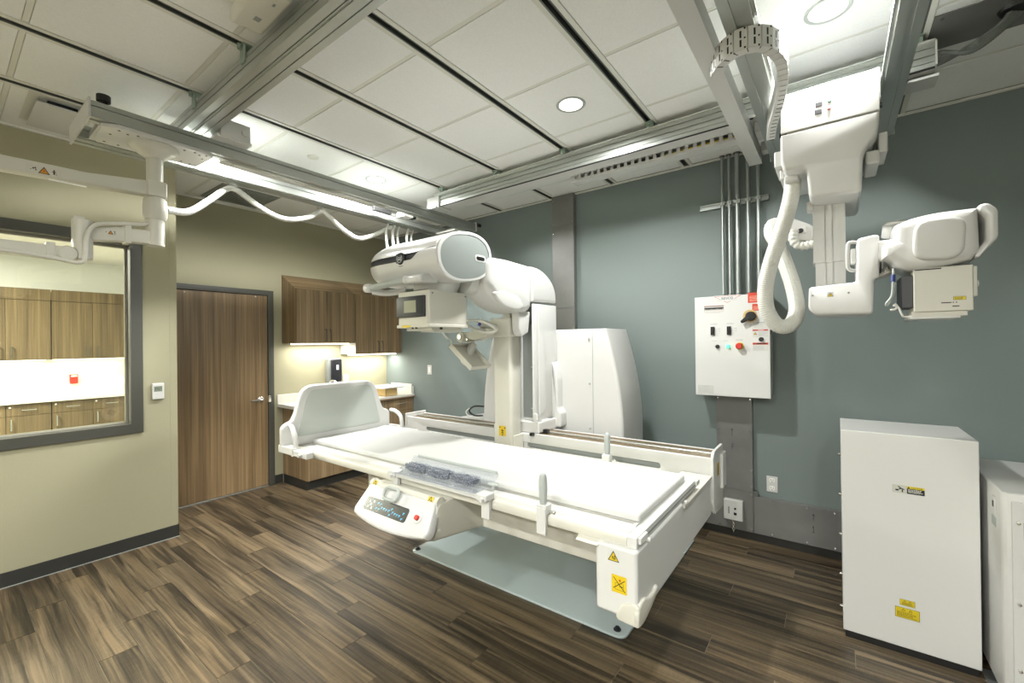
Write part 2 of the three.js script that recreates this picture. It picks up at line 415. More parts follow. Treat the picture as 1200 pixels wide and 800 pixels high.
{ // door
  const d = struct('door_1', 'walnut-look flush door in a dark steel frame');
  const z0 = -2.305, z1 = -1.315, yt = 2.17;
  part('door_frame', prism('x', [[z0, 0], [z0 + 0.06, 0], [z0 + 0.06, yt - 0.055], [z1 - 0.06, yt - 0.055], [z1 - 0.06, 0], [z1, 0], [z1, yt], [z0, yt]], XD - 0.1, XD + 0.014, 0.003), M.frameDark, d);
  part('door_leaf', box(XD - 0.045, XD - 0.002, 0.014, yt - 0.06, z0 + 0.064, z1 - 0.064, 0.002), M.laminateDoor, d);
  part('threshold', box(XD - 0.06, XD + 0.004, 0, 0.010, z0 + 0.06, z1 - 0.06, 0.002), M.alum, d);
  const h = part('door_handle', [lathe([[0.001, 0], [0.032, 0], [0.032, 0.006], [0.028, 0.01], [0.011, 0.012], [0.011, 0.045], [0.001, 0.045]], [XD - 0.002, 0.965, -2.165], [1, 0, 0]), tube([[XD + 0.04, 0.965, -2.165], [XD + 0.044, 0.965, -2.13], [XD + 0.043, 0.965, -2.05]], 0.009)], M.chrome, d, 'chrome lever handle');
  each('door_pull_pin', [cyl([XD - 0.003, 2.09, -1.475], [XD + 0.006, 2.09, -1.475], 0.007), cyl([XD - 0.003, 2.095, -2.12], [XD + 0.006, 2.095, -2.12], 0.007)], M.white, d);
  part('strike', box(XD - 0.05, XD + 0.0155, 0.93, 1.0, z0 + 0.035, z0 + 0.062, 0.001), M.chrome, d);
}

// ================================================================ LIGHTS
function downlight(x, z, label, level = 1) {
  const t = thing('downlight', label, 'ceiling light', [x, CE, z], 'round recessed downlights in the ceiling');
  part('trim_ring', lathe([[0.072, -0.001], [0.088, -0.004], [0.091, -0.0015], [0.091, 0.0005], [0.072, 0.0005]], [x, CE, z]), M.greyPlastic, t);
  part('lens', lathe([[0.0005, -0.0035], [0.06, -0.003], [0.0725, -0.0015]], [x, CE, z]), M.lampGlow, t);
  const l = new THREE.SpotLight(LAMP_COLOR, LAMP * level, 0, 85 * D2R, 0.39, 2);
  l.position.set(x, CE - 0.012, z); l.target.position.set(x, 0, z); scene.add(l.target);
  l.castShadow = true; l.shadow.radius = 3.4; l.name = 'downlight_lamp'; scene.add(l);
  return t;
}
downlight(-1.304, -2.385, 'round recessed downlight in the ceiling over the X-ray table end');
downlight(-3.285, -2.39, 'small round downlight in the ceiling beside the bridge with cable loops');
downlight(-0.012, -2.41, 'large bright round downlight in the ceiling next to the tube crane', 0.65);
downlight(-3.3, -1.2, 'round downlight above the crossing of bridge and rail');
for (const [x, z, l] of [[0.66, 1.3, 'added unseen fill downlight over the open floor on the generator cabinet side'], [-0.66, 1.3, 'added unseen fill downlight over the open floor on the X-ray table side'], [-1.3, 2.5, 'added unseen fill downlight along the plain wall, nearest the booth'], [0.0, 2.5, 'added unseen fill downlight along the plain wall, second from the booth'], [1.32, 2.5, 'added unseen fill downlight along the plain wall, farthest from the booth']]) downlight(x, z, l);  // unseen lamps added behind the camera as fill

// ================================================================ CEILING RAILS AND BRIDGES
{ // near rail along x
  const t = thing('ceiling_rail', 'long aluminium ceiling rail crossing above the swing arm bridge', 'rail', [-0.7, 2.885, -0.99], 'fixed ceiling rails');
  const p = notched(-1.06, -0.925, 2.885, 2.985, { b: [[-1.025, 0.005, 0.012], [-0.965, 0.005, 0.012]], r: [[2.925, 0.006, 0.01], [2.962, 0.004, 0.006]], l: [[2.94, 0.03, 0.012]] });
  part('rail_beam', prism('x', p, -3.42, 2.0, 0), M.alum, t);
  part('wear_strip', box(-3.38, 1.98, 2.879, 2.8845, -1.012, -0.978, 0), M.alum, t);
  for (let k = 0; k < 8; k++) {
    const x = -3.635 + 0.6615 * (k + 1); if (x > 1.9) continue;
    part('hanger_bracket', [box(x - 0.03, x + 0.03, CE - 0.012, CE - 0.004, -0.985, -0.905, 0.002), box(x - 0.022, x + 0.022, 2.94, CE - 0.01, -0.924, -0.914, 0.002), cyl([x, CE - 0.004, -0.905], [x, CE - 0.03, -0.905], 0.012, 0.012, 6)], M.zincGreen, t);
  }
}
{ // far rail along x
  const t = thing('ceiling_rail', 'aluminium ceiling rail in front of the blue-grey wall, above the slotted duct', 'rail', [-1.3, 2.87, -2.96], 'fixed ceiling rails');
  const p = notched(-3.03, -2.9, 2.87, 2.988, { b: [[-2.985, 0.005, 0.012], [-2.94, 0.005, 0.012]], r: [[2.893, 0.004, 0.008], [2.922, 0.014, 0.012], [2.957, 0.016, 0.012]] });
  part('rail_beam', prism('x', p, -3.08, 0.40, 0), M.alum, t);
  part('top_flange', box(-3.08, 0.40, 2.986, 2.994, -3.05, -2.885, 0.002), M.alumBright, t);
  part('gasket', box(-3.08, 0.40, 2.866, 2.8705, -2.918, -2.905, 0), M.black, t);
  part('cover_strip', box(-3.08, 0.40, 2.8655, 2.8705, -3.028, -2.92, 0.001), M.white, t);
  part('end_cap', [box(0.40, 0.407, 2.872, 2.992, -3.04, -2.89, 0.002)], M.white, t);
  each('end_frame', [box(0.30, 0.40, 2.985, 2.995, -3.06, -2.88, 0.002), box(0.30, 0.42, 2.842, 2.856, -3.08, -2.95, 0.002)], M.white, t);
  for (let k = 0; k < 7; k++) {
    const x = -3.635 + 0.6615 * (k + 1); if (x > 0.38) continue;
    part('hanger_bracket', [box(x - 0.022, x + 0.022, 2.992, CE - 0.004, -2.92, -2.885, 0.002), box(x - 0.03, x + 0.03, CE - 0.01, CE - 0.003, -2.94, -2.87, 0.002), cyl([x, 3.0, -2.885], [x, 3.0, -2.872], 0.009, 0.009, 6)], M.zincGreen, t);
  }
}
function beamProfile(x0, x1, y0, y1) {
  return notched(x0, x1, y0, y1, { b: [[(x0 + x1) / 2, 0.02, 0.006]], r: [[y1 - 0.028, 0.005, 0.014]], l: [[y1 - 0.028, 0.005, 0.014]] });
}
{ // bridge of the swing arm
  const t = thing('overhead_bridge', 'aluminium double-beam bridge carrying the white swing arm', 'bridge', [-3.35, 2.765, -2.0]);
  part('beam', prism('z', beamProfile(-3.185, -3.10, 2.765, 2.85), -3.52, -0.50), M.alum, t);
  part('beam', prism('z', beamProfile(-3.60, -3.49, 2.765, 2.85), -3.46, -0.50), M.alum, t);
  each('inner_track', [box(-3.49, -3.478, 2.768, 2.773, -3.46, -0.5, 0.001), box(-3.197, -3.185, 2.768, 2.775, -3.5, -0.5, 0.001)], M.alumBright, t);
  part('end_plate', box(-3.61, -3.09, 2.755, 2.862, -0.502, -0.492, 0.003), M.white, t);
  part('end_plate', box(-3.61, -3.09, 2.765, 2.862, -3.53, -3.518, 0.003), M.white, t);
  part('bumper', [cyl([-3.145, 2.85, -0.56], [-3.145, 2.885, -0.56], 0.018), cyl([-3.145, 2.878, -0.56], [-3.145, 2.91, -0.56], 0.03, 0.03)], M.black, t);
  part('bumper', cyl([-3.09, 2.835, -3.53], [-3.09, 2.835, -3.58], 0.02), M.black, t);
  part('track_stop', box(-3.47, -3.21, 2.775, 2.84, -0.62, -0.58, 0.002), M.dark, t);
  for (const [z, lab] of [[-1.15, 0], [-2.965, 0]]) {
    part('trolley_block', [box(-3.16, -3.0, 2.852, 2.962, z - 0.085, z + 0.085, 0.006), box(-3.17, -3.02, 2.848, 2.866, z - 0.1, z + 0.1, 0.003), cyl([-3.0, 2.905, z - 0.05], [-2.982, 2.905, z - 0.05], 0.02)], M.white, t);
    part('trolley_roller', [cyl([-3.12, 2.955, z], [-3.05, 2.955, z], 0.018), box(-3.56, -3.5, 2.85, 2.9, z - 0.08, z + 0.08, 0.004)], M.white, t);
  }
  each('limit_switch', [box(-3.44, -3.40, 2.80, 2.84, -2.65, -2.45, 0.003), box(-3.40, -3.34, 2.80, 2.84, -2.9, -2.85, 0.003)], M.black, t);
  part('junction_box', box(-3.42, -3.30, 2.79, 2.84, -2.83, -2.72, 0.004), M.white, t);
  part('splice_cover', box(-3.48, -3.2, 2.752, 2.766, -3.5, -3.3, 0.003), M.white, t);
}
{ // swing arm hung from the bridge
  const X = -3.235, Z = -0.80;
  const t = thing('swing_arm', 'cream ceiling swing arm with two horizontal arms under the bridge', 'ceiling arm', [X, 2.74, Z]);
  const pl = part('trolley_plate', prism('y', roundPoly([[-3.10, -0.61], [-3.10, -1.03], [-3.14, -1.07], [-3.38, -1.05], [-3.40, -0.57], [-3.14, -0.55]], 0.006), 2.742, 2.764, 0.002), M.white, t);
  const bolts = [];
  for (const [a, b] of [[-3.13, -0.62], [-3.15, -0.66], [-3.13, -0.70], [-3.15, -0.74], [-3.36, -0.60], [-3.36, -0.66], [-3.14, -0.92], [-3.13, -0.97], [-3.15, -1.0], [-3.13, -1.03], [-3.34, -0.96], [-3.35, -1.01], [-3.2, -1.03], [-3.22, -0.6]]) bolts.push(cyl([a, 2.7405, b], [a, 2.743, b], 0.0065, 0.0065, 8));
  each('bolt', bolts, M.dark, pl);
  part('hood', prism('z', roundPoly([[-3.46, 2.766], [-3.20, 2.766], [-3.21, 2.80], [-3.45, 2.80]], 0.004), -0.55, -0.62, 0.002), M.white, t);
  part('flange', lathe([[0.001, 0.012], [0.115, 0.012], [0.118, 0.004], [0.115, -0.006], [0.085, -0.03], [0.05, -0.055], [0.047, -0.06], [0.001, -0.06]], [X, 2.731, Z]), M.cream, t);
  part('drop_tube', [cyl([X, 2.69, Z], [X, 2.44, Z], 0.04, 0.04, 28), cyl([X, 2.32, Z], [X, 2.155, Z], 0.044, 0.044, 28)], M.cream, t);
  part('upper_collar', box(X - 0.055, X + 0.045, 2.44, 2.535, Z - 0.05, Z + 0.045, 0.012), M.cream, t);
  part('lower_collar', lathe([[0.001, -0.065], [0.05, -0.065], [0.058, -0.045], [0.06, 0], [0.056, 0.05], [0.045, 0.065], [0.001, 0.065]], [X, 2.375, Z]), M.cream, t);
  const ua = part('upper_arm', prism('x', roundPoly([[-0.83, 2.45], [-0.55, 2.435], [0.75, 2.385], [0.75, 2.475], [-0.5, 2.495], [-0.78, 2.53], [-0.84, 2.53]], 0.01), X - 0.04, X + 0.035, 0.006), M.cream, t);
  each('light_slot', [box(X + 0.0345, X + 0.0372, 2.383, 2.391, -0.05, 0.6, 0), box(X + 0.0345, X + 0.0372, 2.411, 2.419, -0.50, -0.36, 0)], M.paper, ua);
  sticker('warning_label', ua, 0.125, 0.042, 256, 86, (c, w, h) => {
    fill(c, '#c8c6ba', 0, 0, w, h); tri(c, 128, 46, 62, '#c8841c', '#1a1712', 6);
    c.fillStyle = '#1a1712'; c.fillRect(46, 30, 12, 14); c.fillRect(60, 24, 12, 12); c.fillRect(66, 40, 8, 16); c.fillRect(30, 48, 10, 4);
    c.beginPath(); c.arc(200, 22, 7, 0, 7); c.fill(); c.fillRect(194, 30, 12, 34); c.fillRect(184, 34, 32, 6); c.fillRect(214, 52, 4, 16);
    txt(c, '!', 128, 50, 30, '#1a1712');
  }, [X + 0.0372, 2.453, -0.345], 'x', 'white sticker with an orange warning triangle');
  const la = part('lower_arm', [prism('x', roundPoly([[-0.84, 2.165], [-0.62, 2.15], [-0.52, 2.135], [-0.50, 2.195], [-0.62, 2.23], [-0.84, 2.24]], 0.012), X - 0.035, X + 0.03, 0.006), box(X - 0.04, X + 0.035, 2.145, 2.25, -0.685, -0.655, 0.006)], M.cream, t);
  sticker('warning_label', la, 0.05, 0.03, 128, 76, (c, w, h) => { fill(c, '#c8c6ba', 0, 0, w, h); tri(c, 66, 42, 44, '#c8841c', '#1a1712', 5); c.fillStyle = '#1a1712'; c.fillRect(14, 34, 10, 12); c.fillRect(108, 14, 7, 46); c.fillRect(98, 16, 16, 6); }, [X + 0.0312, 2.192, -0.595], 'x', 'small sticker with an orange warning triangle');
  part('elbow', [cyl([X, 2.24, -0.49], [X, 2.03, -0.49], 0.04, 0.04, 26), box(X - 0.05, X + 0.02, 2.10, 2.26, -0.50, -0.45, 0.012)], M.cream, t);
  part('forearm', [box(X - 0.032, X + 0.03, 2.025, 2.085, -0.48, 0.75, 0.01), box(X - 0.038, X + 0.036, 2.015, 2.098, -0.385, -0.35, 0.006)], M.cream, t);
  part('elbow_cap', lathe([[0.001, 0.008], [0.034, 0.008], [0.04, 0], [0.04, -0.07], [0.001, -0.07]], [X + 0.03, 2.05, -0.43], [1, 0, 0]), M.cream, t);
  part('arm_cable', tube([[X + 0.01, 2.31, -0.80], [X + 0.02, 2.27, -0.74], [X + 0.04, 2.245, -0.62], [X + 0.045, 2.215, -0.53], [X + 0.05, 2.14, -0.495], [X + 0.055, 2.04, -0.49], [X + 0.05, 2.005, -0.47], [X + 0.045, 2.015, -0.38], [X + 0.04, 2.03, -0.2], [X + 0.04, 2.035, 0.3]], 0.011, 90), M.cream, t);
}
{ // cable loops hung from the bridge
  const t = thing('hanging_cable', 'white cable swagged in loops from hooks under the bridge', 'cable', [-3.6, 2.75, -1.35]);
  part('cable', ribbedTube([[-3.24, 2.385, -0.85], [-3.36, 2.43, -1.0], [-3.48, 2.56, -1.15], [-3.58, 2.70, -1.29], [-3.6, 2.735, -1.345], [-3.6, 2.72, -1.40], [-3.6, 2.64, -1.55], [-3.6, 2.595, -1.68], [-3.6, 2.60, -1.80], [-3.6, 2.66, -1.95], [-3.6, 2.73, -2.045], [-3.6, 2.70, -2.12], [-3.6, 2.60, -2.28], [-3.6, 2.56, -2.42], [-3.6, 2.62, -2.58], [-3.6, 2.71, -2.73], [-3.6, 2.745, -2.80]], 0.021, 0.05, 70, 12), M.cable, t);
  for (const z of [-1.35, -2.046, -2.792]) part('hook', [ring([-3.6, 2.742, z], [1, 0, 0.2], 0.026, 0.005, 20), cyl([-3.6, 2.765, z - 0.01], [-3.6, 2.72, z - 0.01], 0.008), box(-3.62, -3.585, 2.757, 2.77, z - 0.03, z + 0.03, 0.002)], M.chrome, t);
  const ends = [[-2.70, 0.012], [-2.78, 0.016], [-2.84, 0.012], [-2.96, 0.013], [-3.02, 0.011]];
  ends.forEach(([z, r], i) => part('drop_cable', tube([[-3.58, 2.76, z - 0.04], [-3.56, 2.66, z], [-3.5, 2.45, z + 0.01], [-3.3, 2.25, z + 0.05], [-2.9, 2.12, -2.62 + i * 0.04], [-2.35, 2.08, -2.32], [-2.1, 2.04, -2.12]], r, 60), M.cable, t));
}
{ // slotted cable duct behind the far rail
  const t = thing('slotted_cable_duct', 'white slotted cable duct under the far ceiling rail', 'cable duct', [-1.1, 2.86, -3.12]);
  const x0 = -1.70, x1 = -0.37, holes = [];
  for (let x = x0 + 0.035; x < x1 - 0.05; x += 0.0545) holes.push(rect(x, x + 0.03, 2.866, 2.905));
  part('duct_front', prism('z', rect(x0, x1, 2.85, 2.918), -3.105, -3.102, 0, holes), M.white, t);
  each('duct_body', [box(x0, x1, 2.846, 2.85, -3.2, -3.102, 0), box(x0, x1, 2.85, 2.918, -3.2, -3.196, 0)], M.white, t);
  part('cable_bundle', [tube([[x0 + 0.03, 2.875, -3.15], [-1.2, 2.88, -3.14], [-0.8, 2.872, -3.15], [x1, 2.88, -3.15]], 0.014), tube([[x0 + 0.03, 2.87, -3.175], [-1.1, 2.872, -3.17], [x1, 2.87, -3.17]], 0.015)], M.black, t);
  part('cable_bundle', tube([[-0.95, 2.87, -3.12], [-0.75, 2.876, -3.118], [x1, 2.872, -3.12]], 0.007), M.yellow, t);
  part('mounting_strip', box(-2.95, x1, 2.918, 2.924, -3.21, -3.06, 0.001), M.white, t);
}
{ // white tray holding the energy chain
  const t = thing('cable_tray', 'long white cable tray running to the wall beside the tube crane', 'cable tray', [-0.42, 2.75, -1.4]);
  part('tray_body', prism('z', [[-0.462, 2.75], [-0.385, 2.75], [-0.385, 2.835], [-0.388, 2.835], [-0.388, 2.753], [-0.459, 2.753], [-0.459, 2.835], [-0.462, 2.835]], -3.36, 0.9), M.white, t);
  part('end_lip', box(-0.462, -0.385, 2.75, 2.835, -3.363, -3.36, 0), M.white, t);
  part('screw', cyl([-0.385, 2.80, -2.16], [-0.382, 2.80, -2.16], 0.007, 0.007, 8), M.chrome, t);
  each('tray_hanger', [box(-0.44, -0.40, 2.835, CE - 0.004, -1.02, -0.96, 0.002), box(-0.44, -0.40, 2.835, CE - 0.004, 0.4, 0.44, 0.002)], M.galv, t);
}
{ // energy chain: links along a horizontal U
  const t = thing('cable_chain', 'white segmented cable drag chain curving from tray to tube crane', 'cable chain', [-0.3, 2.69, -2.1]);
  const P = [[-0.425, -2.75], [-0.425, -2.5], [-0.425, -2.25], [-0.415, -2.08], [-0.365, -1.955], [-0.29, -1.905], [-0.215, -1.93], [-0.172, -2.02], [-0.165, -2.15], [-0.185, -2.3], [-0.215, -2.46], [-0.25, -2.62], [-0.275, -2.78]];
  const yOf = s => 2.802 - 0.075 * sstep(0.335, 0.425, s) - 0.022 * sstep(0.45, 0.75, s);
  const c = new THREE.CatmullRomCurve3(P.map(p => new THREE.Vector3(p[0], 0, p[1])));
  const n = 46, h = 0.043, L = 0.0232;
  const front = box(-L, L, -h, h, 0.014, 0.02, 0.002), back = box(-L, L, -h, h, -0.02, -0.014, 0.002);
  const g0 = merged([front, back, box(-0.0215, 0.0215, -h + 0.001, -h + 0.006, -0.015, 0.015, 0.001), box(-0.0215, 0.0215, h - 0.006, h - 0.001, -0.015, 0.015, 0.001)]);
  const d0 = merged([box(-0.0035, 0.0035, 0.004, h * 0.72, 0.0195, 0.0206, 0), box(-0.0035, 0.0035, -h * 0.72, -0.004, 0.0195, 0.0206, 0), box(0.012, 0.018, h * 0.78, h * 0.95, 0.0195, 0.0206, 0), box(0.012, 0.018, -h * 0.95, -h * 0.78, 0.0195, 0.0206, 0), box(0.012, 0.018, -0.003, 0.003, 0.0195, 0.0206, 0), box(0.0205, 0.0235, -h - 0.0006, -h + 0.002, -0.008, 0.016, 0)]);
  for (let i = 0; i < n; i++) {
    const s = (i + 0.5) / n, p = c.getPointAt(s), d = c.getTangentAt(s);
    const m = new THREE.Mesh(g0, M.white); m.name = 'chain_link'; m.castShadow = m.receiveShadow = true;
    m.position.set(p.x + 0.3, yOf(s) - 2.69, p.z + 2.1); m.rotation.y = Math.atan2(-d.z, d.x); m.rotation.y += 0;
    const k = new THREE.Mesh(d0, M.black); k.name = 'slot'; m.add(k); t.add(m);
  }
}
{ // steel plate in the ceiling with flexible conduits
  const t = thing('ceiling_cover_plate', 'dark grey ceiling plate with flexible conduits to the far rail', 'cover plate', [0.55, CE, -2.9]);
  part('plate', box(0.38, 1.25, CE - 0.006, CE - 0.001, -3.075, -2.76, 0.001), M.steel, t);
  part('bushing', lathe([[0.0, -0.012], [0.05, -0.012], [0.056, 0], [0, 0]], [0.66, CE - 0.006, -2.90]), M.black, t);
  for (let i = 0; i < 4; i++) part('flexible_conduit', ribbedTube([[0.65 + i * 0.014, CE - 0.004, -2.9 - i * 0.01], [0.62 + i * 0.01, 2.985, -2.91 - i * 0.008], [0.53, 2.935 - i * 0.012, -2.935 + i * 0.006], [0.42, 2.90 + i * 0.012, -2.955 + i * 0.01], [0.33, 2.895 + i * 0.014, -2.96 + i * 0.01]], 0.011, 0.06, 40, 10), M.cableGrey, t);
  const sc = []; for (const [x, z] of [[0.41, -2.79], [0.41, -3.05], [0.75, -2.79], [0.75, -3.05], [1.2, -2.79], [1.2, -3.05]]) sc.push(cyl([x, CE - 0.006, z], [x, CE - 0.009, z], 0.007, 0.007, 8));
  each('screw', sc, M.chrome, t);
}
function diffuser(x0, x1, z0, z1, y, label, holed) {
  const t = thing('air_diffuser', label, 'air vent', [(x0 + x1) / 2, y, (z0 + z1) / 2], 'square plaque air diffusers');
  part('plaque', box(x0, x1, y, y + 0.012, z0, z1, 0.004), M.white, t);
  part('neck', prism('y', rect(x0 + 0.05, x1 - 0.05, z0 + 0.05, z1 - 0.05), y + 0.012, CE, 0), M.dark, t);
  part('flange', prism('y', rect(x0 - 0.03, x1 + 0.03, z0 - 0.03, z1 + 0.03), CE - 0.004, CE - 0.001, 0, [rect(x0 + 0.02, x1 - 0.02, z0 + 0.02, z1 - 0.02)]), M.ceilTee, t);
  return t;
}
diffuser(-4.14, -3.70, -0.60, -0.37, 2.985, 'white plaque air diffuser at the ceiling beside the swing arm bridge');
{
  const t = thing('ceiling_access_point', 'white domed plastic box on the ceiling beside the near rail', 'ceiling device', [-1.93, CE, -0.86]);
  part('housing', prism('y', roundPoly([[-2.10, -0.78], [-1.80, -0.76], [-1.78, -0.90], [-2.08, -0.91]], 0.02), 2.965, CE - 0.002, 0.015), M.cream, t);
  each('status_label', [box(-2.0, -1.97, 2.9642, 2.9655, -0.86, -0.835, 0), box(-1.86, -1.84, 2.9642, 2.9655, -0.86, -0.85, 0)], M.greyMid, t);
}
solo('sprinkler_cover', 'small round white concealed sprinkler cover in the ceiling', 'sprinkler', lathe([[0.0, -0.006], [0.04, -0.006], [0.043, -0.002], [0.043, 0.002], [0, 0.002]], [-3.272, CE - 0.001, -1.8]), M.ceilTee, [-3.272, CE, -1.8]);
{
  const t = thing('return_air_grille', 'grey square return grille in the recess ceiling above the door', 'air vent', [-4.69, CE, -1.84]);
  part('frame', prism('y', rect(-4.96, -4.42, -2.09, -1.58), CE - 0.006, CE - 0.001, 0.001, [rect(-4.94, -4.44, -2.07, -1.60)]), M.greyMid, t);
  for (let i = 0; i < 20; i++) { const z = -2.065 + i * 0.0245; part('louver', rotAbout(box(-4.94, -4.44, CE - 0.004, CE - 0.001, z - 0.007, z + 0.014, 0), [0, CE - 0.003, z], [1, 0, 0], 8), M.greyMid, t); }
}

// ================================================================ RECESS: CASEWORK
{
  const t = thing('wall_cabinet', 'walnut-look double-door wall cabinet with sloped top near the door', 'cabinet', [XD, 1.58, -2.77], 'walnut-look wall cabinets in the recess');
  part('body', prism('z', [[XD + 0.001, 1.58], [-4.76, 1.58], [-4.76, 2.185], [XD + 0.001, 2.364]], -3.128, -2.40, 0.001), M.laminate, t);
  for (const [a, b, hz] of [[-2.402, -2.762, -2.735], [-2.766, -3.126, -2.793]]) {
    const d = part('door', box(-4.759, -4.74, 1.582, 2.18, b, a, 0.0015), M.laminate, t);
    part('handle', tube([[-4.74, 1.605, hz], [-4.712, 1.607, hz], [-4.712, 1.735, hz], [-4.74, 1.737, hz]], 0.0045, 30, 8, false, 0.1), M.frameDark, d);
  }
  part('light_strip', box(-5.0, -4.80, 1.562, 1.578, -3.08, -2.46, 0.003), M.stripGlow, t, 'lit white under-cabinet strip');
  const u = thing('wall_cabinet', 'walnut-look deeper wall cabinet in the corner by the blue-grey wall', 'cabinet', [XD, 1.44, -3.48], 'walnut-look wall cabinets in the recess');
  part('body', prism('z', [[XD + 0.001, 1.44], [-4.76, 1.44], [-4.76, 2.185], [XD + 0.001, 2.364]], ZB + 0.002, -3.13, 0.001), M.laminate, u);
  part('side_panel', box(XD + 0.005, -4.741, 1.44, 1.578, -3.1298, -3.1285, 0), M.counter, u);  // pale sheet paints the strip light falling on this cabinet side
  for (const [a, b, hz] of [[-3.132, -3.48, -3.45], [-3.484, -3.83, -3.513]]) {
    const d = part('door', box(-4.759, -4.74, 1.442, 2.18, b, a, 0.0015), M.laminate, u);
    part('handle', tube([[-4.74, 1.465, hz], [-4.712, 1.467, hz], [-4.712, 1.595, hz], [-4.74, 1.597, hz]], 0.0045, 30, 8, false, 0.1), M.frameDark, d);
  }
  part('light_strip', box(-5.0, -4.80, 1.422, 1.438, -3.79, -3.18, 0.003), M.stripGlow, u, 'lit white under-cabinet strip');
  for (const [y, z0, z1] of [[1.555, -3.08, -2.46], [1.415, -3.79, -3.18]]) {
    const l = new THREE.RectAreaLight(0xfffbf4, STRIP, z1 - z0, 0.18);
    l.position.set(-4.90, y, (z0 + z1) / 2); l.lookAt(-4.90, 0, (z0 + z1) / 2); l.rotation.z += Math.PI / 2; l.name = 'under_cabinet_lamp'; scene.add(l);
  }
}
{
  const t = thing('base_cabinet', 'walnut-look base cabinet standing beside the door behind the footboard', 'cabinet', [-4.8, 0, -2.7], 'walnut-look base cabinets in the recess');
  part('body', box(XD + 0.01, -4.53, 0.10, 0.86, -3.10, -2.395, 0.002), M.laminate, t);
  part('toe_kick', box(XD + 0.01, -4.55, 0, 0.10, -3.10, -2.40, 0.002), M.base, t);
  for (const [a, b] of [[-2.397, -2.745], [-2.749, -3.098]]) part('door', box(-4.53, -4.511, 0.105, 0.855, b, a, 0.0015), M.laminate, t);
  const u = thing('base_cabinet', 'walnut-look drawer base cabinet in the corner by the blue-grey wall', 'cabinet', [-4.8, 0, -3.47], 'walnut-look base cabinets in the recess');
  part('body', box(XD + 0.01, -4.53, 0.10, 0.86, ZB + 0.004, -3.103, 0.002), M.laminate, u);
  part('toe_kick', box(XD + 0.01, -4.55, 0, 0.10, ZB + 0.004, -3.103, 0.002), M.base, u);
  [[0.70, 0.855], [0.545, 0.696], [0.105, 0.541]].forEach(([a, b]) => [[-3.105, -3.44], [-3.444, -3.83]].forEach(([p, q]) => {
    const d = part('drawer', box(-4.53, -4.511, a, b, q, p, 0.0015), M.laminate, u);
    const zc = (p + q) / 2, y = Math.min(b - 0.06, (a + b) / 2 + 0.02); part('handle', tube([[-4.511, y, zc - 0.065], [-4.485, y, zc - 0.063], [-4.485, y, zc + 0.063], [-4.511, y, zc + 0.065]], 0.005, 30, 8, false, 0.1), M.chrome, d);
  }));
  const c = thing('countertop', 'off-white worktop with backsplash in the recess', 'countertop', [-4.8, 0.86, -3.08]);
  part('top', box(XD + 0.006, -4.48, 0.862, 0.90, ZB + 0.003, -2.335, 0.004), M.counter, c);
  part('edge_band', box(-4.481, -4.4785, 0.862, 0.878, ZB + 0.003, -2.335, 0), M.laminateEdge, c);
  part('backsplash', [box(XD + 0.002, XD + 0.022, 0.90, 1.0, ZB + 0.003, -2.335, 0.003), box(XD + 0.022, -4.50, 0.90, 1.0, ZB + 0.002, ZB + 0.022, 0.003)], M.counter, c);
}
{
  const t = thing('gooseneck_faucet', 'chrome gooseneck faucet on the recess worktop', 'faucet', [-4.95, 0.90, -2.93]);
  part('spout', tube([[-4.96, 0.90, -2.9], [-4.96, 1.02, -2.9], [-4.955, 1.08, -2.9], [-4.93, 1.115, -2.905], [-4.88, 1.125, -2.915], [-4.84, 1.10, -2.92], [-4.83, 1.05, -2.92]], 0.011, 60), M.chrome, t);
  part('base_ring', lathe([[0.001, 0], [0.026, 0], [0.022, 0.014], [0.012, 0.02], [0.001, 0.02]], [-4.96, 0.90, -2.9]), M.chrome, t);
  part('lever', [cyl([-4.96, 0.90, -2.98], [-4.96, 0.95, -2.98], 0.014), tube([[-4.96, 0.95, -2.98], [-4.92, 0.965, -2.98]], 0.007)], M.chrome, t);
}
{
  const t = thing('soap_dispenser', 'grey and black touch-free dispenser on the wall under the cabinets', 'soap dispenser', [-5.0, 1.09, -3.0]);
  part('back_plate', box(XD + 0.001, -4.99, 1.085, 1.39, -3.095, -2.915, 0.015), M.greyMid, t);
  part('cover', prism('x', roundPoly([[-3.08, 1.10], [-2.945, 1.10], [-2.945, 1.38], [-3.08, 1.38]], 0.02), -4.995, -4.955, 0.012), M.dark, t);
  part('window', box(-4.956, -4.9525, 1.25, 1.31, -3.03, -3.0, 0.001), M.paper, t);
  part('drip_tray', box(-4.99, -4.94, 1.088, 1.10, -3.07, -2.95, 0.003), M.greyMid, t);
}
function plate(name, label, x, y, z, w, h, kind, face) {
  const t = thing(name, label, kind, [x, y, z]);
  if (face === 'x') { part('cover', box(x, x + 0.006, y - h / 2, y + h / 2, z - w / 2, z + w / 2, 0.003), M.white, t); part('insert', box(x + 0.005, x + 0.0095, y - h * 0.3, y + h * 0.3, z - w * 0.24, z + w * 0.24, 0.002), M.paper, t); }
  else { part('cover', box(x - w / 2, x + w / 2, y - h / 2, y + h / 2, z, z + 0.006, 0.003), M.white, t); part('insert', box(x - w * 0.24, x + w * 0.24, y - h * 0.3, y + h * 0.3, z + 0.005, z + 0.0095, 0.002), M.paper, t); }
  return t;
}
plate('wall_switch', 'white rocker switch on the wall beside the corner drawer cabinet', -4.19, 1.225, ZB, 0.075, 0.12, 'switch', 'z');
plate('wall_outlet', 'white outlet beside the touch-free dispenser', XD, 1.12, -3.2, 0.075, 0.11, 'outlet', 'x');
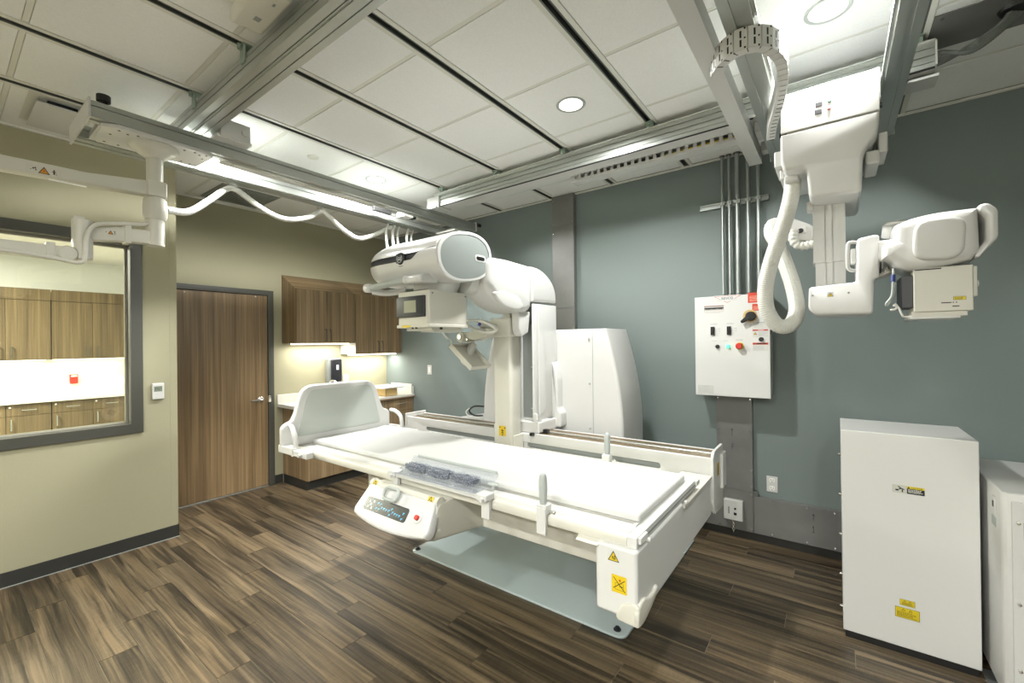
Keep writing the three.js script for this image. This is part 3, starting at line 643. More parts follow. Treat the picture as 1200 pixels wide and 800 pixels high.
{
  const b = thing('cardboard_box', 'open cardboard box on the corner worktop', 'box', [-4.62, 0.90, -3.5]);
  part('box_wall', [box(-4.74, -4.735, 0.90, 1.0, -3.6, -3.42, 0), box(-4.55, -4.545, 0.90, 1.0, -3.6, -3.42, 0), box(-4.74, -4.545, 0.90, 1.0, -3.6, -3.595, 0), box(-4.74, -4.545, 0.90, 1.0, -3.425, -3.42, 0), box(-4.74, -4.545, 0.90, 0.905, -3.6, -3.42, 0)], M.cardboard, b);
  const p = thing('paper_stack', 'stack of white papers lying on the cardboard box', 'papers', [-4.64, 1.0, -3.52]);
  for (let i = 0; i < 4; i++) part('sheet', rotAbout(box(-4.80, -4.50, 1.0005 + i * 0.004, 1.004 + i * 0.004, -3.68, -3.36, 0), [-4.65, 1.0, -3.52], [0, 1, 0], [-4, 3, -9, 6][i]), M.paper, p);
  solo('bookend_panel', 'white upright end panel on the corner worktop by the wall', 'panel', box(-4.92, -4.5, 0.90, 1.03, -3.81, -3.795, 0.002), M.counter, [-4.7, 0.90, -3.8]);
}

// ================================================================ CONTROL BOOTH BEHIND THE WINDOW
{
  const s = struct('wall_booth', 'cream walls of the control booth behind the window');
  part('wall_panel', box(-8.6, -8.45, 0, 2.95, -2.05, ZF + 0.15, 0), M.wallBooth, s);
  part('wall_panel', box(-8.45, XD - 0.131, 0, 2.95, -2.05, -1.9, 0), M.wallBooth, s);
  part('wall_panel', box(XD - 0.2, XD - 0.131, 0, 2.95, -1.9, -1.132, 0), M.wallBooth, s);
  part('wall_panel', box(XD - 0.13, XL - 0.15, 0, 2.95, -1.128, -1.115, 0), M.wallBooth, s);
  part('wall_panel', box(-8.45, XL - 0.15, 0, 2.95, ZF + 0.001, ZF + 0.15, 0), M.wallBooth, s);
  part('wall_panel', prism('x', rect(-1.114, ZF, 0, 2.95), XL - 0.165, XL - 0.151, 0, [rect(-0.99, 1.26, 0.895, 2.41)]), M.wallBooth, s);
  structMesh('ceiling_booth', 'white ceiling of the control booth', [box(-8.6, XD - 0.131, 2.75, 2.95, -1.9, ZF, 0), box(XD - 0.131, XL - 0.15, 2.75, 2.95, -1.114, ZF, 0)], M.ceilTee);
  structMesh('floor_booth', 'floor of the control booth', [box(-8.6, XD - 0.131, -0.12, 0, -1.9, ZF, 0), box(XD - 0.131, XL - 0.15, -0.12, 0, -1.114, ZF, 0)], M.grout);
  const l = thing('booth_ceiling_light', 'bright square ceiling light inside the control booth', 'ceiling light', [-6.6, 2.75, 0.75]);
  part('frame', prism('y', rect(-7.2, -6.0, 0.4, 1.1), 2.735, 2.75, 0.002, [rect(-7.17, -6.03, 0.43, 1.07)]), M.white, l);
  part('diffuser', box(-7.17, -6.03, 2.738, 2.746, 0.43, 1.07, 0), M.lampGlow, l);
  const a = new THREE.RectAreaLight(0xfffcf4, BOOTH, 1.14, 0.64); a.position.set(-6.6, 2.732, 0.75); a.lookAt(-6.6, 0, 0.75); a.name = 'booth_lamp'; scene.add(a);
}
{ // booth wall cabinets, one unit of two doors each
  const FX = -8.1, zs = [[-0.15, 0.70, 'first'], [-0.925, -0.155, 'second'], [-1.70, -0.93, 'third']];
  zs.forEach(([z0, z1], i) => {
    const t = thing('booth_wall_cabinet', ['light wood wall cabinet in the booth, farthest from the red alarm box', 'light wood wall cabinet in the booth left of the red alarm box', 'light wood wall cabinet in the booth above the red alarm box'][i], 'cabinet', [-8.28, 1.40, (z0 + z1) / 2], 'light wood wall cabinets in the booth');
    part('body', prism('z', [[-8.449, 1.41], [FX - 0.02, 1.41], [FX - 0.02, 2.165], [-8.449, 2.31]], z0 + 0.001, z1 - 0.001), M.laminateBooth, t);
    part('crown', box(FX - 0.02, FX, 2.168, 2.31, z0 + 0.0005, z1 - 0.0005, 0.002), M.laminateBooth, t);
    const m = (z0 + z1) / 2;
    [[m + 0.002, z1 - 0.002, m + 0.05], [z0 + 0.002, m - 0.002, m - 0.05]].forEach(([p, q, hz]) => {
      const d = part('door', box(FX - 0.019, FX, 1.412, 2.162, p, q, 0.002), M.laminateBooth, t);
      part('handle', tube([[FX, 1.44, hz], [FX + 0.03, 1.443, hz], [FX + 0.03, 1.57, hz], [FX, 1.573, hz]], 0.006, 30, 8, false, 0.1), M.frameDark, d);
    });
    part('light_strip', box(-8.4, -8.16, 1.394, 1.409, z0 + 0.04, z1 - 0.04, 0.002), M.stripGlow, t, 'lit white under-cabinet strip');
    const l = new THREE.RectAreaLight(0xfff4d8, STRIP * 0.25, z1 - z0 - 0.1, 0.2); l.position.set(-8.28, 1.388, m); l.lookAt(-8.28, 0, m); l.rotation.z += Math.PI / 2; l.name = 'booth_strip_lamp'; scene.add(l);
  });
  zs.forEach(([z0, z1], i) => {
    const t = thing('booth_base_cabinet', ['light wood base cabinet in the booth, farthest from the red alarm box', 'light wood base cabinet in the booth left of the red alarm box', 'light wood base cabinet in the booth below the red alarm box'][i], 'cabinet', [-8.28, 0, (z0 + z1) / 2], 'light wood base cabinets in the booth');
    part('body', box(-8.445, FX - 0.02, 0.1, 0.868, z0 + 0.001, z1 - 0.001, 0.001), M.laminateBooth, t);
    part('toe_kick', box(-8.445, FX - 0.06, 0, 0.1, z0 + 0.001, z1 - 0.001, 0.001), M.base, t);
    const m = (z0 + z1) / 2;
    [[m + 0.002, z1 - 0.002], [z0 + 0.002, m - 0.002]].forEach(([p, q]) => {
      const c = (p + q) / 2;
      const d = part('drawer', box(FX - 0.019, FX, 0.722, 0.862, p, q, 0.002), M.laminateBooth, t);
      part('handle', tube([[FX, 0.79, c - 0.06], [FX + 0.03, 0.79, c - 0.058], [FX + 0.03, 0.79, c + 0.058], [FX, 0.79, c + 0.06]], 0.006, 30, 8, false, 0.1), M.galv, d);
      part('lock', cyl([FX, 0.83, q - 0.03], [FX + 0.006, 0.83, q - 0.03], 0.011), M.chrome, d);
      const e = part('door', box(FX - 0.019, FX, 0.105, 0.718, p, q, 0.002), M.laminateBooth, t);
      part('handle', tube([[FX, 0.55, q - 0.04], [FX + 0.03, 0.553, q - 0.04], [FX + 0.03, 0.677, q - 0.04], [FX, 0.68, q - 0.04]], 0.006, 30, 8, false, 0.1), M.galv, e);
    });
  });
  const c = thing('booth_countertop', 'long white worktop with backsplash in the booth', 'countertop', [-8.28, 0.87, -0.5]);
  part('top', box(-8.445, -8.06, 0.87, 0.91, -1.89, 0.70, 0.003), M.counter, c);
  part('backsplash', box(-8.449, -8.43, 0.91, 1.01, -1.89, 0.70, 0.003), M.counter, c);
  const r = thing('alarm_box', 'small red alarm box on the booth wall above the worktop', 'alarm box', [-8.44, 1.07, -1.18]);
  part('body', box(-8.449, -8.40, 1.065, 1.19, -1.215, -1.135, 0.004), M.red, r);
  part('label_strip', box(-8.401, -8.398, 1.16, 1.18, -1.205, -1.145, 0), M.paper, r);
}
{
  const t = thing('thermostat', 'small white thermostat with grey display on the beige wall', 'thermostat', [XL, 1.2, -1.083]);
  part('body', box(XL, XL + 0.024, 1.138, 1.268, -1.122, -1.044, 0.008), M.white, t);
  sticker('display', t, 0.052, 0.042, 104, 84, (c, w, h) => { fill(c, '#7b8474', 0, 0, w, h); c.fillStyle = '#3a4036'; for (const [x, y, ww, hh] of [[18, 22, 5, 38], [18, 22, 20, 5], [38, 22, 5, 38], [52, 22, 22, 5], [52, 40, 22, 5], [52, 56, 22, 5], [84, 20, 12, 4], [84, 32, 12, 4]]) c.fillRect(x, y, ww, hh); }, [XL + 0.0245, 1.222, -1.081], 'x', 'grey liquid crystal display', 0.3);
}

// ================================================================ X-RAY TABLE
function basis(eu, ev, n, o) { return new THREE.Matrix4().makeBasis(V3(eu), V3(ev), V3(n)).setPosition(...o); }
const hazardTri = (c, w, h) => { fill(c, '#cbb41c', 0, 0, w, h); tri(c, w / 2, h * 0.56, w * 0.72, '#d8bf1f', '#1b1a12', 7); c.fillStyle = '#1b1a12'; c.fillRect(w * 0.40, h * 0.5, w * 0.08, h * 0.18); c.fillRect(w * 0.52, h * 0.58, w * 0.2, h * 0.07); c.fillRect(w * 0.46, h * 0.70, w * 0.22, h * 0.06); };
{
  const t = thing('fluoroscopy_table', 'white tilting X-ray table on a pale blue floor plate with front control console', 'x-ray table', [-1.75, 0, -2.6]);
  const pl = part('base_plate', prism('y', roundPoly([[-2.575, -2.145], [-0.895, -2.145], [-0.895, -3.55], [-2.575, -3.55]], [0.05, 0.06, 0.03, 0.03]), 0.0005, 0.014, 0.003), M.plateBlue, t, 'pale blue steel floor plate');
  for (const [x, z] of [[-2.535, -2.185], [-0.955, -2.195]]) part('anchor_bolt', [cyl([x, 0.012, z], [x, 0.018, z], 0.02), cyl([x, 0.018, z], [x, 0.03, z], 0.012, 0.012, 6)], M.dark, pl);
  // pedestal housing with bulging sides
  const side = []; for (let i = 0; i <= 14; i++) { const y = 0.016 + (1.655 - 0.016) * i / 14, k = Math.max(0, (y - 0.95) / 0.705); side.push([0.645 - 0.125 * Math.pow(k, 1.8), y]); }
  const ped = part('pedestal_housing', prism('z', [...side.map(p => [-1.845 + p[0], p[1]]), ...side.slice().reverse().map(p => [-1.845 - p[0], p[1]])], -3.30, -2.90, 0.022), M.whiteGloss, t);
  part('panel_seam', [box(-1.43, -1.4275, 0.10, 1.64, -2.901, -2.8985, 0)], M.greyMid, ped);
  const sc = []; for (const y of [1.58, 1.25, 0.92]) sc.push(cyl([-1.455, y, -2.9], [-1.455, y, -2.894], 0.008, 0.008, 10));
  each('screw', sc, M.greyPlastic, ped);
  part('side_ledge', prism('y', roundPoly([[-2.78, -2.88], [-2.35, -2.88], [-2.35, -3.25], [-2.72, -3.25]], 0.04), 0.84, 0.885, 0.01), M.white, t);
  part('loose_cable', [tube([[-2.58, 0.90, -3.0], [-2.66, 0.90, -2.97], [-2.70, 0.94, -2.95], [-2.64, 0.985, -2.95], [-2.55, 0.99, -2.97], [-2.49, 0.985, -2.98]], 0.007, 50)], M.black, t);
  part('loose_cable', [tube([[-2.55, 0.888, -2.96], [-2.69, 0.895, -2.94], [-2.72, 0.93, -2.93], [-2.68, 0.968, -2.93]], 0.006, 40)], M.cable, t);
  // long rail box behind the tabletop
  const cap = (x0, x1, y0, y1) => roundPoly(rect(x0, x1, y0, y1), (y1 - y0) / 2 - 0.0005, 8);
  const rb = part('rail_box', [prism('z', rect(-3.125, -0.56, 0.61, 0.905), -2.60, -2.58, 0.003, [cap(-2.87, -2.0, 0.80, 0.836), cap(-1.80, -0.84, 0.80, 0.836)]), box(-3.125, -0.56, 0.61, 0.89, -2.80, -2.602, 0.002), box(-3.125, -0.56, 0.89, 0.908, -2.805, -2.785, 0.002)], M.white, t);
  each('grip_groove', [box(-2.88, -1.99, 0.79, 0.846, -2.603, -2.598, 0), box(-1.81, -0.83, 0.79, 0.846, -2.603, -2.598, 0)], M.greyMid, rb, 'grey recessed grip groove');
  each('steel_band', [box(-3.10, -0.57, 0.889, 0.902, -2.66, -2.605, 0.001), box(-3.10, -0.57, 0.889, 0.906, -2.784, -2.70, 0.001)], M.brownReflection, rb, 'steel band with a brown reflection put into its colour');
  part('guide_rail', box(-3.10, -0.575, 0.889, 0.914, -2.695, -2.668, 0.003), M.alumBright, rb);
  each('end_plate', [prism('x', roundPoly([[-2.565, 0.66], [-2.60, 0.595], [-2.80, 0.58], [-2.815, 0.60], [-2.815, 0.945], [-2.60, 0.942], [-2.565, 0.91]], 0.006), -0.56, -0.545, 0.002), box(-0.56, -0.53, 0.70, 0.90, -2.835, -2.74, 0.006), box(-3.14, -3.125, 0.61, 0.93, -2.81, -2.57, 0.004)], M.white, rb);
  sticker('warning_label', rb, 0.055, 0.075, 64, 88, (c, w, h) => { fill(c, '#c9ac17', 0, 0, w, h); c.fillStyle = '#1b1a12'; tri(c, 32, 26, 30, '#c9ac17', '#1b1a12', 4); lines(c, '#3a3410', 8, 48, 48, 6, 6, 3); }, [-0.5445, 0.825, -2.68], 'x', 'yellow warning label');
  // tabletop
  const top = part('tabletop', box(-2.97, -0.60, 0.836, 0.871, -2.28, -1.505, 0.004), M.white, t);
  part('side_rail', prism('x', roundPoly([[-1.468, 0.83], [-1.468, 0.862], [-1.475, 0.87], [-1.515, 0.872], [-1.515, 0.845], [-1.50, 0.83]], 0.002), -2.985, -0.60, 0.001), M.cream, top);
  part('side_rail', prism('x', roundPoly([[-2.312, 0.83], [-2.312, 0.862], [-2.305, 0.87], [-2.27, 0.872], [-2.27, 0.845], [-2.285, 0.83]], 0.002), -2.985, -0.60, 0.001), M.cream, top);
  part('end_rail', [box(-0.60, -0.563, 0.83, 0.87, -2.312, -1.468, 0.003), box(-0.612, -0.60, 0.868, 0.8755, -2.20, -1.56, 0.001)], M.white, top);
  each('end_clip', [box(-0.566, -0.553, 0.842, 0.866, -1.555, -1.485, 0.003), cyl([-0.56, 0.835, -1.56], [-0.545, 0.835, -1.56], 0.008), box(-0.566, -0.553, 0.842, 0.866, -2.30, -2.25, 0.003), cyl([-0.56, 0.825, -2.05], [-0.547, 0.825, -2.05], 0.008)], M.white, top);
  part('rail_track', [box(-0.5635, -0.5615, 0.845, 0.853, -2.25, -1.56, 0)], M.greyMid, top);
  part('frame_skirt', [box(-2.45, -0.71, 0.612, 0.836, -2.29, -1.70, 0.004), box(-2.45, -0.71, 0.62, 0.72, -2.58, -2.28, 0.004)], M.cream, t);
  // end cover
  const ec = part('end_cover', [box(-0.714, -0.556, 0.585, 0.832, -2.02, -1.45, 0.014), box(-0.712, -0.560, 0.598, 0.80, -2.575, -2.015, 0.005)], M.white, t);
  each('cover_lip', [prism('x', roundPoly([[-1.44, 0.818], [-1.47, 0.833], [-1.52, 0.833], [-1.50, 0.818]], 0.003), -0.79, -0.70, 0.002), box(-0.716, -0.553, 0.80, 0.812, -2.57, -2.03, 0.002)], M.cream, ec);
  part('pull_lever', [prism('x', roundPoly([[-1.438, 0.588], [-1.434, 0.625], [-1.455, 0.650], [-1.50, 0.655], [-1.54, 0.635], [-1.60, 0.632], [-1.635, 0.645], [-1.645, 0.615], [-1.57, 0.59], [-1.50, 0.572], [-1.45, 0.574]], 0.016), -0.566, -0.546, 0.007), prism('z', roundPoly([[-0.628, 0.578], [-0.634, 0.597], [-0.61, 0.637], [-0.57, 0.652], [-0.547, 0.645], [-0.547, 0.573]], 0.014), -1.46, -1.44, 0.006)], M.cream, ec);
  sticker('warning_label', ec, 0.046, 0.044, 96, 92, (c, w, h) => { fill(c, '#cbcbc8', 0, 0, w, h); tri(c, 48, 52, 68, '#cdb31b', '#1b1a12', 5); c.fillStyle = '#1b1a12'; c.fillRect(38, 48, 8, 16); c.fillRect(50, 56, 16, 6); c.fillRect(44, 66, 20, 5); c.beginPath(); c.arc(58, 46, 5, 0, 7); c.fill(); }, [-0.642, 0.795, -1.4492], 'z', 'yellow triangular warning label');
  sticker('warning_label', ec, 0.056, 0.062, 112, 124, (c, w, h) => { fill(c, '#d4b71c', 0, 0, w, h); c.strokeStyle = '#1b1a12'; c.lineWidth = 5; c.beginPath(); c.moveTo(14, 18); c.lineTo(100, 108); c.moveTo(98, 28); c.lineTo(14, 96); c.stroke(); c.lineWidth = 3; c.strokeStyle = '#7d6c14'; c.strokeRect(28, 56, 60, 46); c.fillStyle = '#b06018'; c.beginPath(); c.arc(62, 34, 9, 0, 7); c.fill(); c.fillStyle = '#1b1a12'; c.fillRect(58, 72, 26, 6); }, [-0.622, 0.70, -1.4492], 'z', 'yellow label with a crossed-out step symbol');
  // console
  const ev = [0, 0.8116, -0.5842], nn = [0, 0.5842, 0.8116], o = [-1.722, 0.768, -1.330];
  const Mx = basis([1, 0, 0], ev, nn, o);
  const Q = new THREE.Quaternion().setFromRotationMatrix(new THREE.Matrix4().makeBasis(new THREE.Vector3(1, 0, 0), V3(ev), V3(nn)));
  const at = (u, v, k) => [o[0] + u, o[1] + v * ev[1] + k * nn[1], o[2] + v * ev[2] + k * nn[2]];
  const arc = []; for (let i = 0; i <= 16; i++) { const s = i / 16, u = -0.262 + 0.524 * s; arc.push([u, -0.078 - 0.030 * (1 - Math.pow(2 * s - 1, 2))]); }
  const outline = roundPoly([[-0.245, 0.078], [-0.275, -0.055], ...arc, [0.275, -0.055], [0.245, 0.078]], [0.01, 0.03, ...arc.map(() => 0), 0.03, 0.01]);
  const fg = prism('z', outline, -0.06, 0, 0.012); fg.applyMatrix4(Mx);
  const con = part('console', [fg], M.whiteGloss, t);
  part('console_body', prism('x', roundPoly([[-1.385, 0.825], [-1.335, 0.72], [-1.335, 0.672], [-1.36, 0.658], [-1.58, 0.628], [-1.78, 0.60], [-1.78, 0.83]], [0.01, 0.02, 0.03, 0.03, 0.02, 0, 0]), -1.985, -1.465, 0.015), M.cream, t);
  part('side_screw', cyl([-1.4655, 0.70, -1.39], [-1.461, 0.70, -1.39], 0.008), M.white, t);
  sticker('key_panel', con, 0.325, 0.066, 520, 106, (c, w, h) => {
    fill(c, '#d0d0cd', 0, 0, w, h); c.fillStyle = '#1b1d22'; c.beginPath(); const R = 22; c.moveTo(R, 0); c.arcTo(w, 0, w, h, R); c.arcTo(w, h, 0, h, R); c.arcTo(0, h, 0, 0, R); c.arcTo(0, 0, w, 0, R); c.fill();
    c.fillStyle = '#d9dde0'; for (const [x, y] of [[48, 30], [70, 50], [96, 24], [46, 72], [92, 76]]) { c.fillRect(x, y, 16, 9); c.fillRect(x + 4, y - 6, 8, 20); }
    c.fillStyle = '#4aa9d6'; for (const [x, y] of [[150, 24], [184, 26], [150, 64], [184, 66], [212, 48], [240, 50], [268, 54], [300, 52], [326, 34], [348, 56], [376, 60], [404, 62], [432, 64], [466, 38], [466, 78], [322, 80]]) { c.fillRect(x, y, 18, 8); c.fillRect(x, y + 8, 7, 10); }
  }, at(-0.045, -0.015, 0.0012), Q, 'black key panel with pale blue symbols', 0.25);
  const es = part('emergency_stop', [(() => { const g = new THREE.CylinderGeometry(0.011, 0.012, 0.016, 24); g.rotateX(Math.PI / 2); g.applyMatrix4(basis([1, 0, 0], ev, nn, at(0.188, -0.008, 0.01))); return g; })()], M.red, con, 'red stop button');
  part('button_collar', [(() => { const g = new THREE.CylinderGeometry(0.026, 0.030, 0.007, 30); g.rotateX(Math.PI / 2); g.applyMatrix4(basis([1, 0, 0], ev, nn, at(0.186, -0.004, 0.002))); return g; })()], M.white, es);
  const hp = roundPoly([[-0.052, -0.03], [0.052, -0.03], [0.052, 0.03], [-0.052, 0.03]], 0.028, 6).map(([u, v]) => at(-0.025 + u, 0.052 + v * 0.9, 0.026 + v * 0.1));
  part('pull_handle', tube(hp, 0.0085, 80, 10, true), M.greyPlastic, con, 'grey oval pull handle');
  const rbx = part('roller_bar', [cyl([-1.965, 0.822, -1.405], [-1.485, 0.822, -1.405], 0.022, 0.022, 22), cyl([-1.975, 0.822, -1.405], [-1.955, 0.822, -1.405], 0.026), cyl([-1.492, 0.822, -1.405], [-1.468, 0.822, -1.405], 0.026)], M.cream, con);
  for (const x of [-1.935, -1.515]) sticker('warning_label', rbx, 0.034, 0.028, 68, 56, hazardTri, [x, 0.8335, -1.3838], new THREE.Quaternion().setFromAxisAngle(new THREE.Vector3(1, 0, 0), -32 * D2R), 'yellow triangular warning label');
}
{ // mattress
  const g = box(-2.928, -0.597, 0.8725, 0.908, -2.20, -1.585, 0.014), p = g.attributes.position;
  const t = thing('table_mattress', 'long thin cream mattress lying on the X-ray table', 'mattress', [-1.78, 0.872, -1.89]);
  part('pad', g, M.mattress, t);
  each('seam', [box(-2.92, -0.607, 0.8735, 0.8765, -1.5845, -1.5835, 0), box(-0.5975, -0.5962, 0.8735, 0.8765, -2.19, -1.595, 0)], M.cream, t);
}
{ // footboard
  const t = thing('footboard', 'white footboard with grey pad clamped at the table end', 'footboard', [-2.94, 0.87, -1.88]);
  const X0 = -2.985, X1 = -2.935;
  part('frame', prism('x', roundPoly([[-1.385, 0.875], [-1.385, 1.01], [-1.415, 1.035], [-1.452, 1.045], [-1.475, 1.09], [-1.525, 1.28], [-2.105, 1.28], [-2.165, 1.09], [-2.185, 1.045], [-2.22, 1.035], [-2.25, 1.01], [-2.25, 0.875]], [0.01, 0.03, 0.02, 0.02, 0.02, 0.09, 0.09, 0.02, 0.02, 0.02, 0.03, 0.01]), X0, X1, 0.014), M.whiteGloss, t);
  part('pad', prism('x', roundPoly([[-1.485, 0.935], [-1.565, 1.245], [-2.075, 1.245], [-2.155, 0.935]], [0.025, 0.06, 0.06, 0.025]), X1 - 0.006, X1 + 0.003, 0.003), M.padGrey, t, 'grey padded panel');
  for (const [z, s] of [[-1.415, 1], [-2.275, -1]]) {
    part('loop_handle', tube([[X1 + 0.0, 1.02, z - 0.02 * s], [X1 + 0.045, 1.015, z - 0.012 * s], [X1 + 0.095, 0.98, z], [X1 + 0.115, 0.93, z], [X1 + 0.118, 0.87, z]], 0.016, 50), M.white, t);
    part('clamp', [box(X0 - 0.01, X1 + 0.12, 0.845, 0.895, z - 0.03, z + 0.03, 0.006), box(X1 + 0.13, X1 + 0.30, 0.846, 0.884, z + 0.0 - 0.02, z + 0.028, 0.005), box(X1 + 0.12, X1 + 0.135, 0.842, 0.89, z - 0.02, z + 0.033, 0.002), cyl([X1 + 0.24, 0.866, z + 0.022 * s], [X1 + 0.24, 0.866, z + 0.05 * s], 0.011)], M.white, t);
  }
}
function handGrip(x, z, s, lab) {
  const t = thing('hand_grip', lab, 'hand grip', [x, 0.87, z], 'upright hand grips on the table rails');
  part('grip', lathe([[0.001, 0], [0.013, 0], [0.0155, 0.02], [0.0175, 0.06], [0.017, 0.10], [0.013, 0.118], [0.006, 0.124], [0.001, 0.124]], [x, 0.91, z + 0.005 * s], [0, 1, 0], 28), M.greyPlastic, t);
  part('clamp', [box(x - 0.024, x + 0.024, 0.873, 0.912, z - 0.022, z + 0.022, 0.006), box(x - 0.022, x + 0.022, 0.795, 0.90, z + s * 0.012, z + s * 0.026, 0.004)], M.white, t);
  part('clamp_screw', [cyl([x + 0.022, 0.885, z], [x + 0.045, 0.885, z], 0.005), ell(x + 0.047, 0.885, z, 0.008, 0.008, 0.008, 12)], M.chrome, t);
}
handGrip(-0.945, -1.468, 1, 'grey upright hand grip clamped to the front table rail');
handGrip(-1.06, -2.32, -1, 'pale hand grip clamped to the rear table rail, seen behind the mattress');
{ // accessory holder with clear tray on the front rail
  const t = thing('accessory_tray', 'clear plastic accessory tray clamped to the front table rail', 'tray', [-1.55, 0.87, -1.45]);
  part('mount_bar', box(-1.86, -1.25, 0.872, 0.892, -1.462, -1.43, 0.004), M.white, t);
  for (const x of [-1.85, -1.235]) part('clamp', [box(x - 0.03, x + 0.03, 0.8725, 0.905, -1.475, -1.415, 0.008), box(x - 0.02, x + 0.025, 0.79, 0.875, -1.46, -1.44, 0.004), cyl([x + 0.01, 0.885, -1.42], [x + 0.01, 0.885, -1.40], 0.01)], M.white, t);
  part('wing_screw', [cyl([-1.235, 0.90, -1.5], [-1.235, 0.92, -1.5], 0.008), ell(-1.235, 0.925, -1.5, 0.03, 0.008, 0.012, 14)], M.greyPlastic, t);
  part('trough', [prism('x', [[-1.405, 0.905], [-1.402, 0.905], [-1.44, 0.893], [-1.56, 0.915], [-1.585, 0.945], [-1.588, 0.945], [-1.562, 0.918], [-1.44, 0.896]], -1.86, -1.27)], M.clearPlastic, t, 'clear plastic trough');
  part('crossbar', [box(-1.83, -1.28, 0.94, 0.955, -1.595, -1.58, 0.005)], M.greyPlastic, t);
  const strapTex = dataTex(128, 64, (u, v) => { const k = sstep(0.42, 0.62, fbm(u * 22, v * 14, 3)), w = sstep(0.6, 0.75, fbm(u * 30 + 9, v * 30, 2)); return [mix(mix(30, 70, k), 200, w), mix(mix(38, 82, k), 204, w), mix(mix(58, 104, k), 212, w)]; }, 1, 1);
  const strapMat = mat(0xffffff, 0.55, 0, { map: strapTex });
  const cols = [[-1.74, 0x2e3a55], [-1.575, 0x39455c], [-1.41, 0x333f58]];
  cols.forEach(([x, c], i) => {
    const b = thing('bagged_strap', ['plastic-wrapped dark blue strap in the clear tray near the console end', 'plastic-wrapped dark blue strap in the middle of the clear tray', 'plastic-wrapped dark blue strap in the clear tray near the hand grip'][i], 'strap', [x, 0.90, -1.5], 'bagged straps in the clear tray');
    const g = new THREE.BoxGeometry(0.14, 0.026, 0.056, 28, 6, 12), p = g.attributes.position;
    for (let k = 0; k < p.count; k++) { const X = p.getX(k), Z = p.getZ(k), e = 1 - 0.25 * Math.pow(Math.abs(X) / 0.07, 3), n = fbm(X * 60 + i * 5, Z * 60 + p.getY(k) * 40 + i * 9, 3) - 0.5; p.setXYZ(k, X * (1 + n * 0.1), p.getY(k) * e + n * 0.022, Z * e + n * 0.012); }
    g.translate(x, 0.916, -1.505); g.computeVertexNormals();
    part('strap', g, strapMat, b);
    const h = new THREE.BoxGeometry(0.152, 0.034, 0.064, 24, 6, 10), q = h.attributes.position;
    for (let k = 0; k < q.count; k++) { const X = q.getX(k), Z = q.getZ(k), e = 1 - 0.2 * Math.pow(Math.abs(X) / 0.076, 3), n = fbm(X * 110 + 4, Z * 110 + i * 5 + q.getY(k) * 60, 3) - 0.5; q.setXYZ(k, X, q.getY(k) * e + n * 0.014, Z * e + n * 0.01); }
    h.translate(x, 0.918, -1.505); h.computeVertexNormals();
    part('bag', h, M.clearPlastic, b, 'crinkled clear bag');
  });
}

